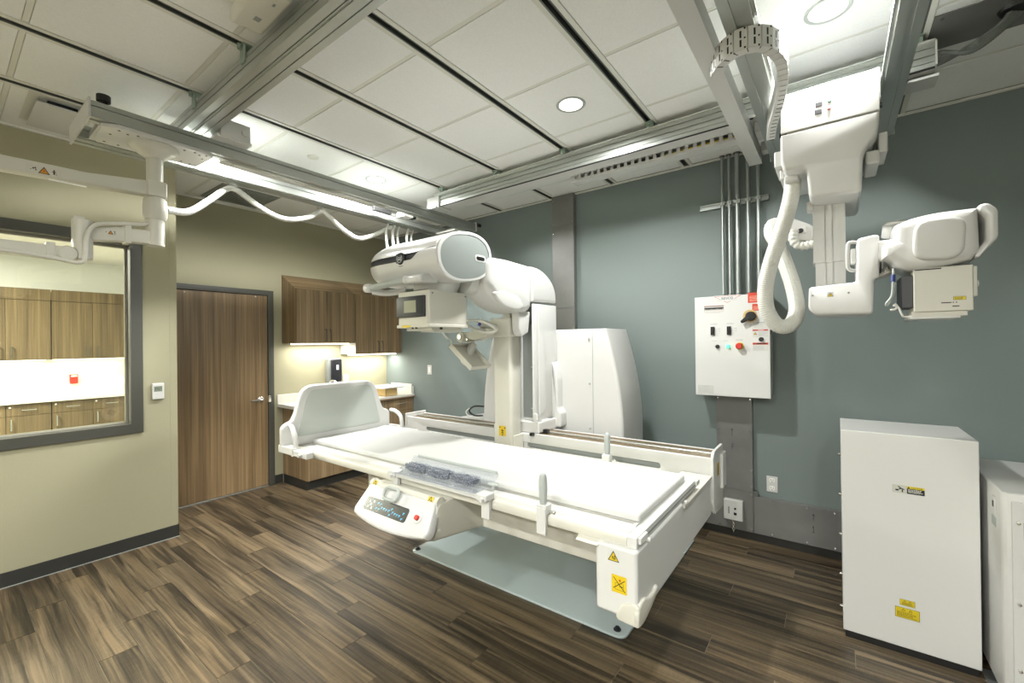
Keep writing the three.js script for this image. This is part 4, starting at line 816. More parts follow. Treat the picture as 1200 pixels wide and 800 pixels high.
// ================================================================ TUBE TOWER OF THE TABLE
{
  const t = thing('x_ray_tower', 'white X-ray tower with overhead tube head riding on the table rail', 'x-ray tower', [-1.85, 0.91, -2.7]);
  part('carriage', [box(-2.0, -1.70, 0.905, 0.99, -2.95, -2.585, 0.012), box(-2.06, -1.90, 0.80, 0.955, -2.60, -2.52, 0.008), box(-1.86, -1.78, 0.84, 0.90, -2.605, -2.57, 0.004)], M.white, t);
  each('contact_block', [box(-1.755, -1.73, 0.893, 0.915, -2.575, -2.548, 0), box(-1.71, -1.665, 0.905, 0.93, -2.675, -2.64, 0)], M.black, t);
  const body = part('column', [prism('y', roundPoly([[-1.965, -2.595], [-1.858, -2.595], [-1.853, -2.62], [-1.757, -2.62], [-1.752, -2.585], [-1.735, -2.60], [-1.728, -2.90], [-1.965, -2.90]], [0.01, 0.003, 0.002, 0.002, 0.006, 0.012, 0.02, 0.01]), 0.985, 1.838, 0.004)], M.whiteGloss, t);
  part('recess_panel', box(-1.853, -1.758, 1.01, 1.82, -2.6205, -2.6165, 0), M.greyMid, body, 'grey recessed panel');
  const scr = []; for (const y of [1.08, 1.38, 1.70]) scr.push(cyl([-1.775, y, -2.617], [-1.775, y, -2.611], 0.006, 0.006, 10));
  each('screw', scr, M.chrome, body);
  each('side_rib', [prism('x', roundPoly([[-2.63, 1.02], [-2.70, 1.04], [-2.73, 1.10], [-2.72, 1.45], [-2.66, 1.80], [-2.63, 1.80]], 0.03), -1.735, -1.720, 0.006), prism('x', roundPoly([[-2.58, 0.985], [-2.58, 1.06], [-2.64, 0.99], [-2.90, 0.99], [-2.92, 0.96]], 0.02), -1.75, -1.705, 0.01)], M.whiteGloss, body);
  part('side_fairing', prism('z', roundPoly([[-1.735, 1.42], [-1.705, 1.38], [-1.685, 1.28], [-1.685, 1.06], [-1.655, 1.03], [-1.655, 0.92], [-1.735, 0.92]], 0.02), -2.97, -2.82, 0.01), M.whiteGloss, body);
  // front post with service head
  const post = part('front_post', [prism('y', roundPoly([[-1.985, -2.44], [-1.845, -2.44], [-1.835, -2.455], [-1.835, -2.56], [-1.985, -2.56]], 0.006), 0.70, 1.62, 0.003), box(-1.985, -1.825, 0.76, 0.90, -2.57, -2.455, 0.004)], M.cream, t);
  sticker('warning_label', post, 0.062, 0.072, 84, 98, (c, w, h) => { fill(c, '#cfae18', 0, 0, w, h); c.fillStyle = '#15140f'; c.beginPath(); c.arc(12, 16, 7, 0, 7); c.arc(72, 20, 7, 0, 7); c.fill(); c.beginPath(); c.arc(42, 90, 7, 0, 7); c.fill(); c.fillRect(38, 34, 8, 34); c.fillRect(26, 42, 34, 7); c.fillRect(30, 62, 7, 18); c.fillRect(48, 62, 7, 18); }, [-1.915, 0.93, -2.4392], 'z', 'yellow warning label');
  part('post_head', [box(-2.01, -1.825, 1.60, 1.735, -2.57, -2.42, 0.016), box(-1.90, -1.84, 1.70, 1.79, -2.52, -2.44, 0.006)], M.cream, t);
  part('hanging_bracket', prism('x', roundPoly([[-2.43, 1.78], [-2.44, 1.64], [-2.47, 1.60], [-2.55, 1.63], [-2.575, 1.78]], 0.012), -1.82, -1.755, 0.01), M.whiteGloss, t);
  // compression arm, tray and cable ring
  const ca = part('compression_arm', [prism('z', roundPoly([[-2.20, 1.60], [-2.05, 1.575], [-1.95, 1.60], [-1.93, 1.66], [-2.02, 1.66], [-2.13, 1.63], [-2.20, 1.64]], 0.012), -2.40, -2.30, 0.008), cyl([-2.17, 1.60, -2.28], [-2.17, 1.60, -2.42], 0.035), cyl([-2.0, 1.70, -2.3], [-1.95, 1.66, -2.44], 0.03)], M.cream, t);
  each('pivot', [cyl([-2.17, 1.605, -2.27], [-2.17, 1.605, -2.285], 0.018), cyl([-2.12, 1.585, -2.295], [-2.12, 1.585, -2.302], 0.008)], M.chrome, ca);
  const tray = [box(-0.115, 0.115, 0, 0.006, -0.13, 0.13, 0.002), box(-0.115, 0.115, 0, 0.035, 0.124, 0.13, 0.002), box(-0.115, 0.115, 0, 0.035, -0.13, -0.124, 0.002), box(-0.115, -0.109, 0, 0.035, -0.13, 0.13, 0.002), box(0.109, 0.115, 0, 0.035, -0.13, 0.13, 0.002)];
  const place = g => { g.rotateZ(-43 * D2R); g.rotateY(10 * D2R); g.translate(-2.045, 1.455, -2.24); return g; };
  part('compression_tray', tray.map(place), M.cream, t);
  part('tray_hub', [place(lathe([[0.001, -0.05], [0.04, -0.05], [0.06, 0.0], [0.001, 0.0]], [0, 0, 0])), cyl([-2.08, 1.42, -2.24], [-2.10, 1.55, -2.34], 0.03)], M.white, t);
  part('cable_ring', [(() => { const pts = []; for (let i = 0; i < 20; i++) { const a = i / 20 * Math.PI * 2; pts.push([-1.935 + 0.125 * Math.cos(a), 1.672 + 0.038 * Math.sin(a) - 0.022 * Math.cos(a), -2.24 + 0.03 * Math.sin(a)]); } return tube(pts, 0.009, 90, 8, true); })()], M.cable, t);
  part('cable_ring', [tube([[-2.07, 1.65, -1.99], [-2.075, 1.60, -2.05], [-2.13, 1.58, -2.15], [-2.15, 1.50, -2.2], [-2.12, 1.47, -2.2]], 0.006, 40)], M.cable, t);
  part('connector', ell(-1.93, 1.685, -2.22, 0.012, 0.012, 0.012), mat(0x2b3d8a, 0.4), t);
  // shoulder, arm
  part('shoulder', prism('x', roundPoly([[-2.575, 1.85], [-2.575, 2.105], [-2.68, 2.10], [-2.79, 2.065], [-2.87, 2.005], [-2.908, 1.94], [-2.912, 1.862]], [0.004, 0.004, 0.05, 0.06, 0.06, 0.04, 0.01], 8), -1.965, -1.735, 0.022), M.whiteGloss, t);
  part('arm', prism('x', roundPoly([[-2.572, 1.86], [-2.572, 2.105], [-2.30, 2.115], [-2.08, 2.105], [-2.06, 1.92], [-2.14, 1.85], [-2.24, 1.80], [-2.36, 1.765], [-2.50, 1.765], [-2.56, 1.79]], [0.02, 0.004, 0.05, 0.03, 0.05, 0.06, 0.06, 0.05, 0.05, 0.03], 8), -1.985, -1.728, 0.05), M.whiteGloss, t);
  part('arm_belly', prism('x', roundPoly([[-2.11, 1.88], [-2.2, 1.80], [-2.36, 1.77], [-2.46, 1.80], [-2.40, 1.87], [-2.25, 1.90]], 0.04), -1.75, -1.722, 0.012), M.white, t);
  part('rotation_joint', [cyl([-1.90, 1.985, -2.00], [-1.90, 1.985, -2.11], 0.115, 0.115, 40), cyl([-1.90, 1.985, -2.105], [-1.90, 1.985, -2.112], 0.1165, 0.1165, 40)], M.white, t);
  // tube head
  const C = [2.072, -1.905], A = 0.236, B = 0.147, XRr = -1.757, XLl = -2.52;
  const tilt = -9 * D2R;
  const sec = (x, th, k) => {
    const s = Math.max(0, (-2.22 - x) / (-2.22 - XLl)), f = Math.pow(Math.max(0.0001, 1 - Math.pow(s, 2.6)), 1 / 2.2), e = 2 / 2.35;
    const c = Math.cos(th), q = Math.sin(th);
    let a = Math.sign(c) * Math.pow(Math.abs(c), e) * A * f * k, b = Math.sign(q) * Math.pow(Math.abs(q), e) * B * f * k;
    return [C[1] + a * Math.cos(tilt) - b * Math.sin(tilt), C[0] + a * Math.sin(tilt) + b * Math.cos(tilt) + (1 - f) * -0.01];
  };
  function loft(x0, x1, th0, th1, k, nx = 40, nt = 48) {
    const P = [], I = [];
    for (let i = 0; i <= nx; i++) { const x = x0 + (x1 - x0) * i / nx, a = typeof th0 === 'function' ? th0(x) : th0, b = typeof th1 === 'function' ? th1(x) : th1; for (let j = 0; j <= nt; j++) { const [z, y] = sec(x, a + (b - a) * j / nt, k); P.push(x, y, z); } }
    for (let i = 0; i < nx; i++) for (let j = 0; j < nt; j++) { const q = i * (nt + 1) + j, w = q + nt + 1; I.push(q, w, q + 1, w, w + 1, q + 1); }
    const g = new THREE.BufferGeometry(); g.setAttribute('position', new THREE.Float32BufferAttribute(P, 3)); g.setAttribute('uv', new THREE.Float32BufferAttribute(new Float32Array(P.length / 3 * 2), 2)); g.setIndex(I); g.computeVertexNormals(); return g;
  }
  const gapTop = x => 17 * D2R + 6 * D2R * sstep(-1.95, -1.80, x), gapLow = x => (16.5 - 13 * (sstep(-2.47, -2.44, x) * (1 - sstep(-1.98, -1.90, x))) + 5 * sstep(-1.95, -1.8, x)) * D2R;
  const DS = (m) => { const k = m.clone(); k.side = THREE.DoubleSide; return k; };
  const shellM = DS(M.whiteGloss);
  const hd = part('tube_head', [loft(XLl, XRr, gapTop, Math.PI, 1), loft(XLl, XRr, Math.PI, x => Math.PI * 2 + gapLow(x), 1)], shellM, t);
  part('trim_band', [loft(XLl + 0.01, XRr - 0.01, -0.5, 0.6, 0.965, 40, 14)], DS(M.dark), hd, 'dark trim band');
  part('head_core', [loft(XLl + 0.01, XRr - 0.006, 0.5, Math.PI * 2 - 0.5, 0.97, 30, 40)], shellM, hd);
  const secPts = k => { const o2 = []; for (let i = 0; i < 60; i++) o2.push(sec(XRr, i / 60 * Math.PI * 2, k)); return o2; };
  part('bezel', prism('x', secPts(1.012), XRr - 0.018, XRr + 0.006, 0.006, [secPts(0.93)]), M.whiteGloss, hd);
  const ecap = part('end_cap', prism('x', secPts(0.945), XRr - 0.012, XRr + 0.003, 0.003), M.capGrey, hd, 'grey end cap');
  part('cap_slot', [prism('x', roundPoly(rect(-2.07, -1.995, 2.068, 2.09), 0.012), XRr + 0.003, XRr + 0.0065, 0.001)], M.black, ecap);
  part('slot_rim', [prism('x', roundPoly(rect(-2.082, -1.983, 2.058, 2.10), 0.02), XRr + 0.0025, XRr + 0.0045, 0.001)], M.white, ecap);
  const em = part('emblem', [lathe([[0.001, 0.012], [0.03, 0.012], [0.037, 0.006], [0.038, -0.02], [0.001, -0.02]], [-2.07, 2.066, -1.676], [0, -0.05, 1])], M.dark, hd);
  sticker('emblem_face', em, 0.056, 0.056, 160, 160, (c, w, h) => {
    fill(c, '#26282c', 0, 0, w, h); c.strokeStyle = '#d3d7d8'; c.lineWidth = 7; c.beginPath(); c.arc(80, 80, 70, 0, 7); c.stroke(); 
    for (let i = 0; i < 4; i++) { const a = i * Math.PI / 2 + 0.6; c.lineWidth = 4; c.beginPath(); c.arc(80 + 60 * Math.cos(a), 80 + 60 * Math.sin(a), 9, a + 1.2, a + 4.2); c.stroke(); }
    txt(c, 'GE', 78, 86, 78, '#dfe3e4', 'italic bold', 'serif');
  }, [-2.07, 2.0654, -1.6632], 'z', 'round metal emblem with script letters', 0.3);
  part('emblem_shadow_line', tube([[-2.088, 2.022, -1.674], [-2.07, 2.019, -1.673], [-2.052, 2.022, -1.674]], 0.0018, 16), M.dark, hd);  // dark arc stands in for the shadow below the emblem
  // grip bar under the head
  part('grip_bar', [cyl([-2.36, 1.912, -1.66], [-1.99, 1.93, -1.66], 0.02, 0.02, 18)], M.greyPlastic, hd, 'grey grip bar');
  part('grip_mount', [box(-2.40, -2.335, 1.885, 1.94, -1.69, -1.63, 0.022), tube([[-2.36, 1.895, -1.68], [-2.30, 1.885, -1.75], [-2.2, 1.90, -1.82]], 0.02, 20), box(-2.02, -1.965, 1.905, 1.955, -1.69, -1.635, 0.02), prism('x', roundPoly([[-1.64, 1.905], [-1.64, 1.95], [-1.72, 1.965], [-1.78, 1.94], [-1.78, 1.91]], 0.012), -2.0, -1.86, 0.015)], M.whiteGloss, hd);
  // collimator
  part('collimator_neck', cyl([-2.0, 1.86, -1.88], [-2.0, 1.96, -1.9], 0.13, 0.15, 40), M.white, t);
  const col = part('collimator', [prism('y', roundPoly([[-2.135, -1.705], [-1.865, -1.70], [-1.855, -1.71], [-1.855, -2.015], [-2.135, -2.015]], 0.008), 1.668, 1.868, 0.004), box(-2.14, -1.85, 1.653, 1.672, -2.02, -1.695, 0.004)], M.cream, t);
  part('control_face', [prism('z', roundPoly([[-2.132, 1.715], [-1.885, 1.715], [-1.885, 1.838], [-2.132, 1.838]], 0.006), -1.704, -1.688, 0.003)], M.dark, col, 'dark control panel');
  part('screen', box(-2.06, -1.955, 1.742, 1.812, -1.689, -1.6865, 0.001), mat(0x9a9c85, 0.2), col, 'pale display');
  each('filter_slot', [box(-2.09, -1.87, 1.635, 1.655, -1.99, -1.73, 0.003), box(-2.02, -1.90, 1.628, 1.638, -2.01, -1.78, 0.002)], M.cream, col);
  each('slot_knob', [box(-2.0, -1.99, 1.645, 1.655, -1.7, -1.693, 0), box(-1.97, -1.955, 1.645, 1.655, -1.7, -1.693, 0), box(-1.855, -1.852, 1.64, 1.655, -1.80, -1.78, 0)], M.black, col);
  part('yellow_label', box(-2.09, -2.01, 1.655, 1.668, -1.6955, -1.6935, 0), M.yellow, col);
  each('face_screw', [cyl([-1.855, 1.85, -1.725], [-1.852, 1.85, -1.725], 0.004, 0.004, 8), cyl([-1.855, 1.85, -2.0], [-1.852, 1.85, -2.0], 0.004, 0.004, 8)], M.dark, col);
}

// ================================================================ OVERHEAD TUBE CRANE
{ // its bridge
  const t = thing('overhead_bridge', 'aluminium double-beam bridge carrying the overhead tube crane', 'bridge', [-0.02, 2.77, -1.5]);
  part('beam', prism('z', beamProfile(-0.335, -0.237, 2.77, 2.862), -3.42, 0.9), M.alum, t);
  part('beam', prism('z', beamProfile(0.20, 0.285, 2.77, 2.862), -3.42, 0.9), M.alum, t);
  each('inner_track', [box(-0.237, -0.222, 2.785, 2.80, -3.42, 0.9, 0.001), box(0.185, 0.20, 2.785, 2.80, -3.42, 0.9, 0.001)], M.alumBright, t);
  part('end_plate', box(-0.345, 0.295, 2.772, 2.86, -3.432, -3.42, 0.003), M.white, t);
  each('trolley', [box(-0.375, -0.25, 2.862, 2.868, -3.06, -2.88, 0.002), box(-0.375, -0.34, 2.80, 2.86, -3.09, -2.95, 0.003), box(-0.38, -0.34, 2.80, 2.86, -3.35, -3.27, 0.003), box(0.21, 0.28, 2.862, 2.868, -3.04, -2.9, 0.002)], M.white, t);
}
{
  const t = thing('overhead_tube_crane', 'white ceiling-hung X-ray tube crane with telescopic column', 'x-ray tube', [-0.02, 2.76, -2.75]);
  t.position.set(-0.0194, 2.7239, -2.6675); t.scale.setScalar(0.97);
  const car = part('carriage', [prism('x', roundPoly([[-2.50, 2.565], [-2.52, 2.762], [-3.05, 2.762], [-3.05, 2.565]], 0.006), -0.205, 0.168, 0.003)], M.white, t);
  const onSlope = (x, y, w, h, d) => { const z = -2.5 - (y - 2.565) * 0.1015; return rotAbout(box(x - w / 2, x + w / 2, y - h / 2, y + h / 2, z - 0.004, z + d, 0.001), [x, y, z], [1, 0, 0], -5.8); };
  const peg = (x, y) => { const z = -2.5 - (y - 2.565) * 0.1015; return cyl([x, y - 0.002, z - 0.004], [x, y + 0.003, z + 0.008], 0.008); };
  each('switch', [onSlope(-0.051, 2.665, 0.028, 0.022, 0.004), onSlope(-0.054, 2.629, 0.028, 0.022, 0.004)], M.black, car);
  part('lamp_green', peg(-0.011, 2.668), mat(0x1f8a58, 0.3), car, 'small green lamp');
  part('lamp_red', peg(-0.013, 2.633), M.red, car, 'small red lamp');
  each('trolley_bracket', [box(-0.226, -0.2, 2.72, 2.88, -2.95, -2.76, 0.006), box(0.163, 0.188, 2.72, 2.88, -2.95, -2.76, 0.006)], M.white, t);
  part('bounce_blocker', box(-0.198, 0.16, 2.761, 2.769, -3.04, -2.535, 0.001), M.dark, t);  // unseen dark plate added to stop lamp bounce onto the ceiling
  each('catch', [box(-0.212, -0.18, 2.552, 2.575, -2.53, -2.505, 0.001), box(0.168, 0.176, 2.62, 2.72, -2.66, -2.64, 0), box(0.150, 0.176, 2.58, 2.598, -2.525, -2.505, 0)], M.black, car);
  const covG = prism('z', roundPoly([[-0.208, 2.564], [0.168, 2.564], [0.166, 2.50], [0.155, 2.455], [0.122, 2.425], [0.108, 2.385], [0.103, 2.235], [0.09, 2.222], [-0.082, 2.236], [-0.096, 2.25], [-0.103, 2.37], [-0.115, 2.385], [-0.19, 2.385], [-0.208, 2.42]], [0.004, 0.004, 0.02, 0.02, 0.02, 0.02, 0.012, 0.01, 0.01, 0.012, 0.01, 0.01, 0.02, 0.02]), -3.0, -2.50, 0.014);
  { const p = covG.attributes.position; for (let i = 0; i < p.count; i++) if (p.getZ(i) > -2.75) p.setZ(i, p.getZ(i) - 0.06 * (2.564 - p.getY(i))); covG.computeVertexNormals(); }
  const cov = part('lower_cover', toCreasedNormals(covG, 38 * D2R), M.whiteGloss, t);
  each('side_wing', [box(-0.245, -0.208, 2.45, 2.53, -2.86, -2.62, 0.006), box(-0.225, -0.205, 2.395, 2.47, -2.84, -2.66, 0.006), box(0.167, 0.20, 2.41, 2.50, -2.80, -2.60, 0.006), box(0.12, 0.17, 2.36, 2.42, -2.80, -2.58, 0.01)], M.white, cov);
  each('cover_foot', [box(-0.112, -0.082, 2.215, 2.26, -2.76, -2.68, 0.006), box(-0.20, -0.14, 2.36, 2.39, -2.74, -2.60, 0.006)], M.white, cov);
  each('screw', [cyl([-0.19, 2.545, -2.512], [-0.19, 2.545, -2.503], 0.004, 0.004, 8), cyl([0.12, 2.55, -2.512], [0.12, 2.55, -2.502], 0.005, 0.005, 8)], M.greyMid, cov);
  const colm = part('column_outer', [prism('y', notched(-0.0865, 0.045, -2.82, -2.69, { t: [[-0.036, 0.004, 0.009], [-0.006, 0.004, 0.009]] }), 1.945, 2.33, 0)], M.white, t);
  part('lower_rim', box(-0.088, 0.0465, 1.943, 1.951, -2.822, -2.6885, 0.001), M.white, colm);
  part('column_inner', [prism('y', notched(-0.078, 0.044, -2.81, -2.697, { t: [[-0.034, 0.004, 0.009], [-0.004, 0.004, 0.009]] }), 1.78, 1.95, 0)], M.white, t);
  const br = part('lower_bracket', [prism('z', roundPoly([[-0.10, 1.805], [-0.103, 1.70], [-0.075, 1.672], [0.135, 1.668], [0.140, 1.82], [0.158, 1.83], [0.160, 2.012], [0.148, 2.02], [0.082, 2.01], [0.078, 1.815]], [0.012, 0.02, 0.02, 0.012, 0.01, 0.01, 0.02, 0.01, 0.015, 0.015]), -2.84, -2.50, 0.012)], M.whiteGloss, t);
  part('column_gap', box(-0.09, 0.045, 1.803, 1.808, -2.70, -2.56, 0), M.black, br);
  part('loop_handle', tube([[0.08, 2.0, -2.54], [0.06, 2.0, -2.525], [0.05, 1.985, -2.52], [0.048, 1.90, -2.52], [0.056, 1.875, -2.525], [0.08, 1.87, -2.54]], 0.008, 50), M.white, br);
  part('handle_panel', box(0.06, 0.08, 1.905, 1.975, -2.60, -2.555, 0.004), M.white, br);
  sticker('warning_label', br, 0.024, 0.022, 60, 56, (c, w, h) => { fill(c, '#d0d0cd', 0, 0, w, h); tri(c, 30, 32, 42, '#d2b81c', '#1b1a12', 3); c.fillStyle = '#1b1a12'; c.fillRect(28, 24, 4, 14); c.fillRect(28, 41, 4, 4); }, [-0.017, 1.765, -2.4992], 'z', 'small yellow warning triangle');
  each('screw', [cyl([-0.085, 1.765, -2.503], [-0.085, 1.765, -2.497], 0.005, 0.005, 8), cyl([0.05, 1.768, -2.503], [0.05, 1.768, -2.497], 0.005, 0.005, 8)], M.greyMid, br);
  // tube housing
  const Z0 = -2.42, Z1 = -2.70;
  const tb = part('tube_housing', [prism('z', roundPoly([[0.165, 1.955], [0.205, 1.97], [0.205, 2.035], [0.25, 2.055], [0.33, 2.068], [0.45, 2.065], [0.455, 1.90], [0.43, 1.862], [0.35, 1.845], [0.27, 1.835], [0.22, 1.85], [0.19, 1.885], [0.165, 1.90]], [0.01, 0.02, 0.02, 0.03, 0.05, 0.01, 0.02, 0.02, 0.03, 0.03, 0.03, 0.02, 0.01], 5), Z1, Z0, 0.035)], M.whiteGloss, t);
  part('front_bulge', prism('z', roundPoly([[0.255, 1.875], [0.405, 1.868], [0.415, 2.035], [0.262, 2.038]], 0.055, 8), Z0 - 0.03, Z0 + 0.022, 0.012), M.white, tb);
  part('end_cap', prism('z', roundPoly([[0.452, 2.075], [0.478, 2.08], [0.505, 2.05], [0.505, 1.94], [0.452, 1.87], [0.44, 1.865], [0.44, 1.89], [0.468, 1.93], [0.468, 2.02], [0.448, 2.05]], 0.012), Z1 + 0.03, Z0 - 0.02, 0.012), M.whiteGloss, tb);
  part('rear_knob', [cyl([0.225, 2.03, -2.66], [0.225, 2.08, -2.64], 0.05, 0.045), ell(0.225, 2.078, -2.64, 0.046, 0.018, 0.046)], M.white, tb);
  part('joint', [box(0.15, 0.215, 1.905, 1.99, -2.64, -2.5, 0.01), cyl([0.158, 1.92, -2.55], [0.172, 1.92, -2.55], 0.05)], M.white, tb);
  part('joint_gap', cyl([0.16, 1.89, -2.545], [0.166, 1.89, -2.545], 0.04), M.black, tb);
  const cl = part('collimator', [box(0.262, 0.435, 1.665, 1.845, -2.66, -2.44, 0.004), box(0.255, 0.42, 1.645, 1.668, -2.65, -2.45, 0.003), box(0.435, 0.45, 1.72, 1.84, -2.62, -2.46, 0.004)], M.cream, t);
  each('top_gap', [box(0.262, 0.43, 1.845, 1.85, -2.64, -2.455, 0), box(0.265, 0.345, 1.836, 1.841, -2.4405, -2.4395, 0)], M.black, cl);
  part('side_panel', box(0.225, 0.262, 1.685, 1.82, -2.63, -2.455, 0.003), M.dark, cl, 'dark control panel');
  part('base_plate', box(0.25, 0.40, 1.637, 1.647, -2.65, -2.45, 0.002), M.white, cl);
  part('knob', cyl([0.45, 1.775, -2.52], [0.462, 1.775, -2.52], 0.014), M.white, cl);
  sticker('warning_label', cl, 0.036, 0.014, 108, 42, (c, w, h) => { fill(c, '#1b1a12', 0, 0, w, h); fill(c, '#e0cc2e', 3, 3, w - 6, h - 6); lines(c, '#1b1a12', 10, 10, 88, 4, 7, 3); }, [0.396, 1.715, -2.4393], 'z', 'yellow and black warning label');
  each('scale_mark', [box(0.343, 0.373, 1.697, 1.701, -2.4402, -2.4392, 0), box(0.376, 0.38, 1.697, 1.701, -2.4402, -2.4392, 0), box(0.385, 0.389, 1.697, 1.701, -2.4402, -2.4392, 0), box(0.375, 0.395, 1.682, 1.686, -2.4402, -2.4392, 0)], M.dark, cl);
  part('cord', [tube([[0.205, 1.86, -2.50], [0.20, 1.80, -2.47], [0.195, 1.74, -2.46], [0.178, 1.71, -2.46], [0.18, 1.70, -2.47], [0.20, 1.74, -2.48], [0.21, 1.80, -2.5]], 0.005, 50)], M.greyPlastic, t);
  part('cord', [tube([[0.20, 1.70, -2.47], [0.215, 1.69, -2.46], [0.225, 1.66, -2.455], [0.235, 1.648, -2.455], [0.27, 1.65, -2.455]], 0.004, 40), tube([[0.19, 1.68, -2.47], [0.205, 1.682, -2.465], [0.212, 1.695, -2.465], [0.204, 1.706, -2.465]], 0.004, 30)], M.cable, t);
  part('cord_sleeve', [cyl([0.202, 1.83, -2.485], [0.2, 1.80, -2.47], 0.008)], mat(0x2f3f7c, 0.5), t, 'blue cord sleeve');
  part('coiled_cord', ribbedTube([[0.15, 1.85, -2.6], [0.175, 1.85, -2.58], [0.20, 1.87, -2.56]], 0.016, 0.2, 10, 12), M.cable, t);
  // rear arm and hose
  part('rear_arm', [prism('z', roundPoly([[-0.295, 2.24], [-0.285, 2.13], [-0.09, 2.075], [-0.085, 2.165], [-0.2, 2.235]], 0.02), -2.90, -2.82, 0.01), box(-0.15, -0.12, 2.13, 2.165, -2.822, -2.812, 0.003)], M.white, t);
  part('arm_boot', [ribbedTube([[-0.175, 2.15, -2.81], [-0.178, 2.10, -2.80], [-0.155, 2.065, -2.80], [-0.11, 2.06, -2.80], [-0.08, 2.065, -2.8]], 0.022, 0.12, 8, 12)], M.hose, t);
  part('arm_eye', [cyl([-0.145, 2.145, -2.816], [-0.145, 2.145, -2.81], 0.013)], M.black, t);
  part('hose', ribbedTube([[-0.17, 2.40, -2.68], [-0.172, 2.33, -2.67], [-0.19, 2.23, -2.655], [-0.225, 2.10, -2.64], [-0.265, 1.97, -2.63], [-0.292, 1.84, -2.625], [-0.288, 1.72, -2.63], [-0.245, 1.635, -2.65], [-0.19, 1.635, -2.69], [-0.163, 1.71, -2.735], [-0.178, 1.83, -2.77], [-0.215, 1.97, -2.805], [-0.255, 2.09, -2.84], [-0.285, 2.16, -2.86], [-0.28, 2.205, -2.86], [-0.24, 2.21, -2.86]], 0.037, 0.035, 150, 20), M.hose, t, 'thick white corrugated hose');
}

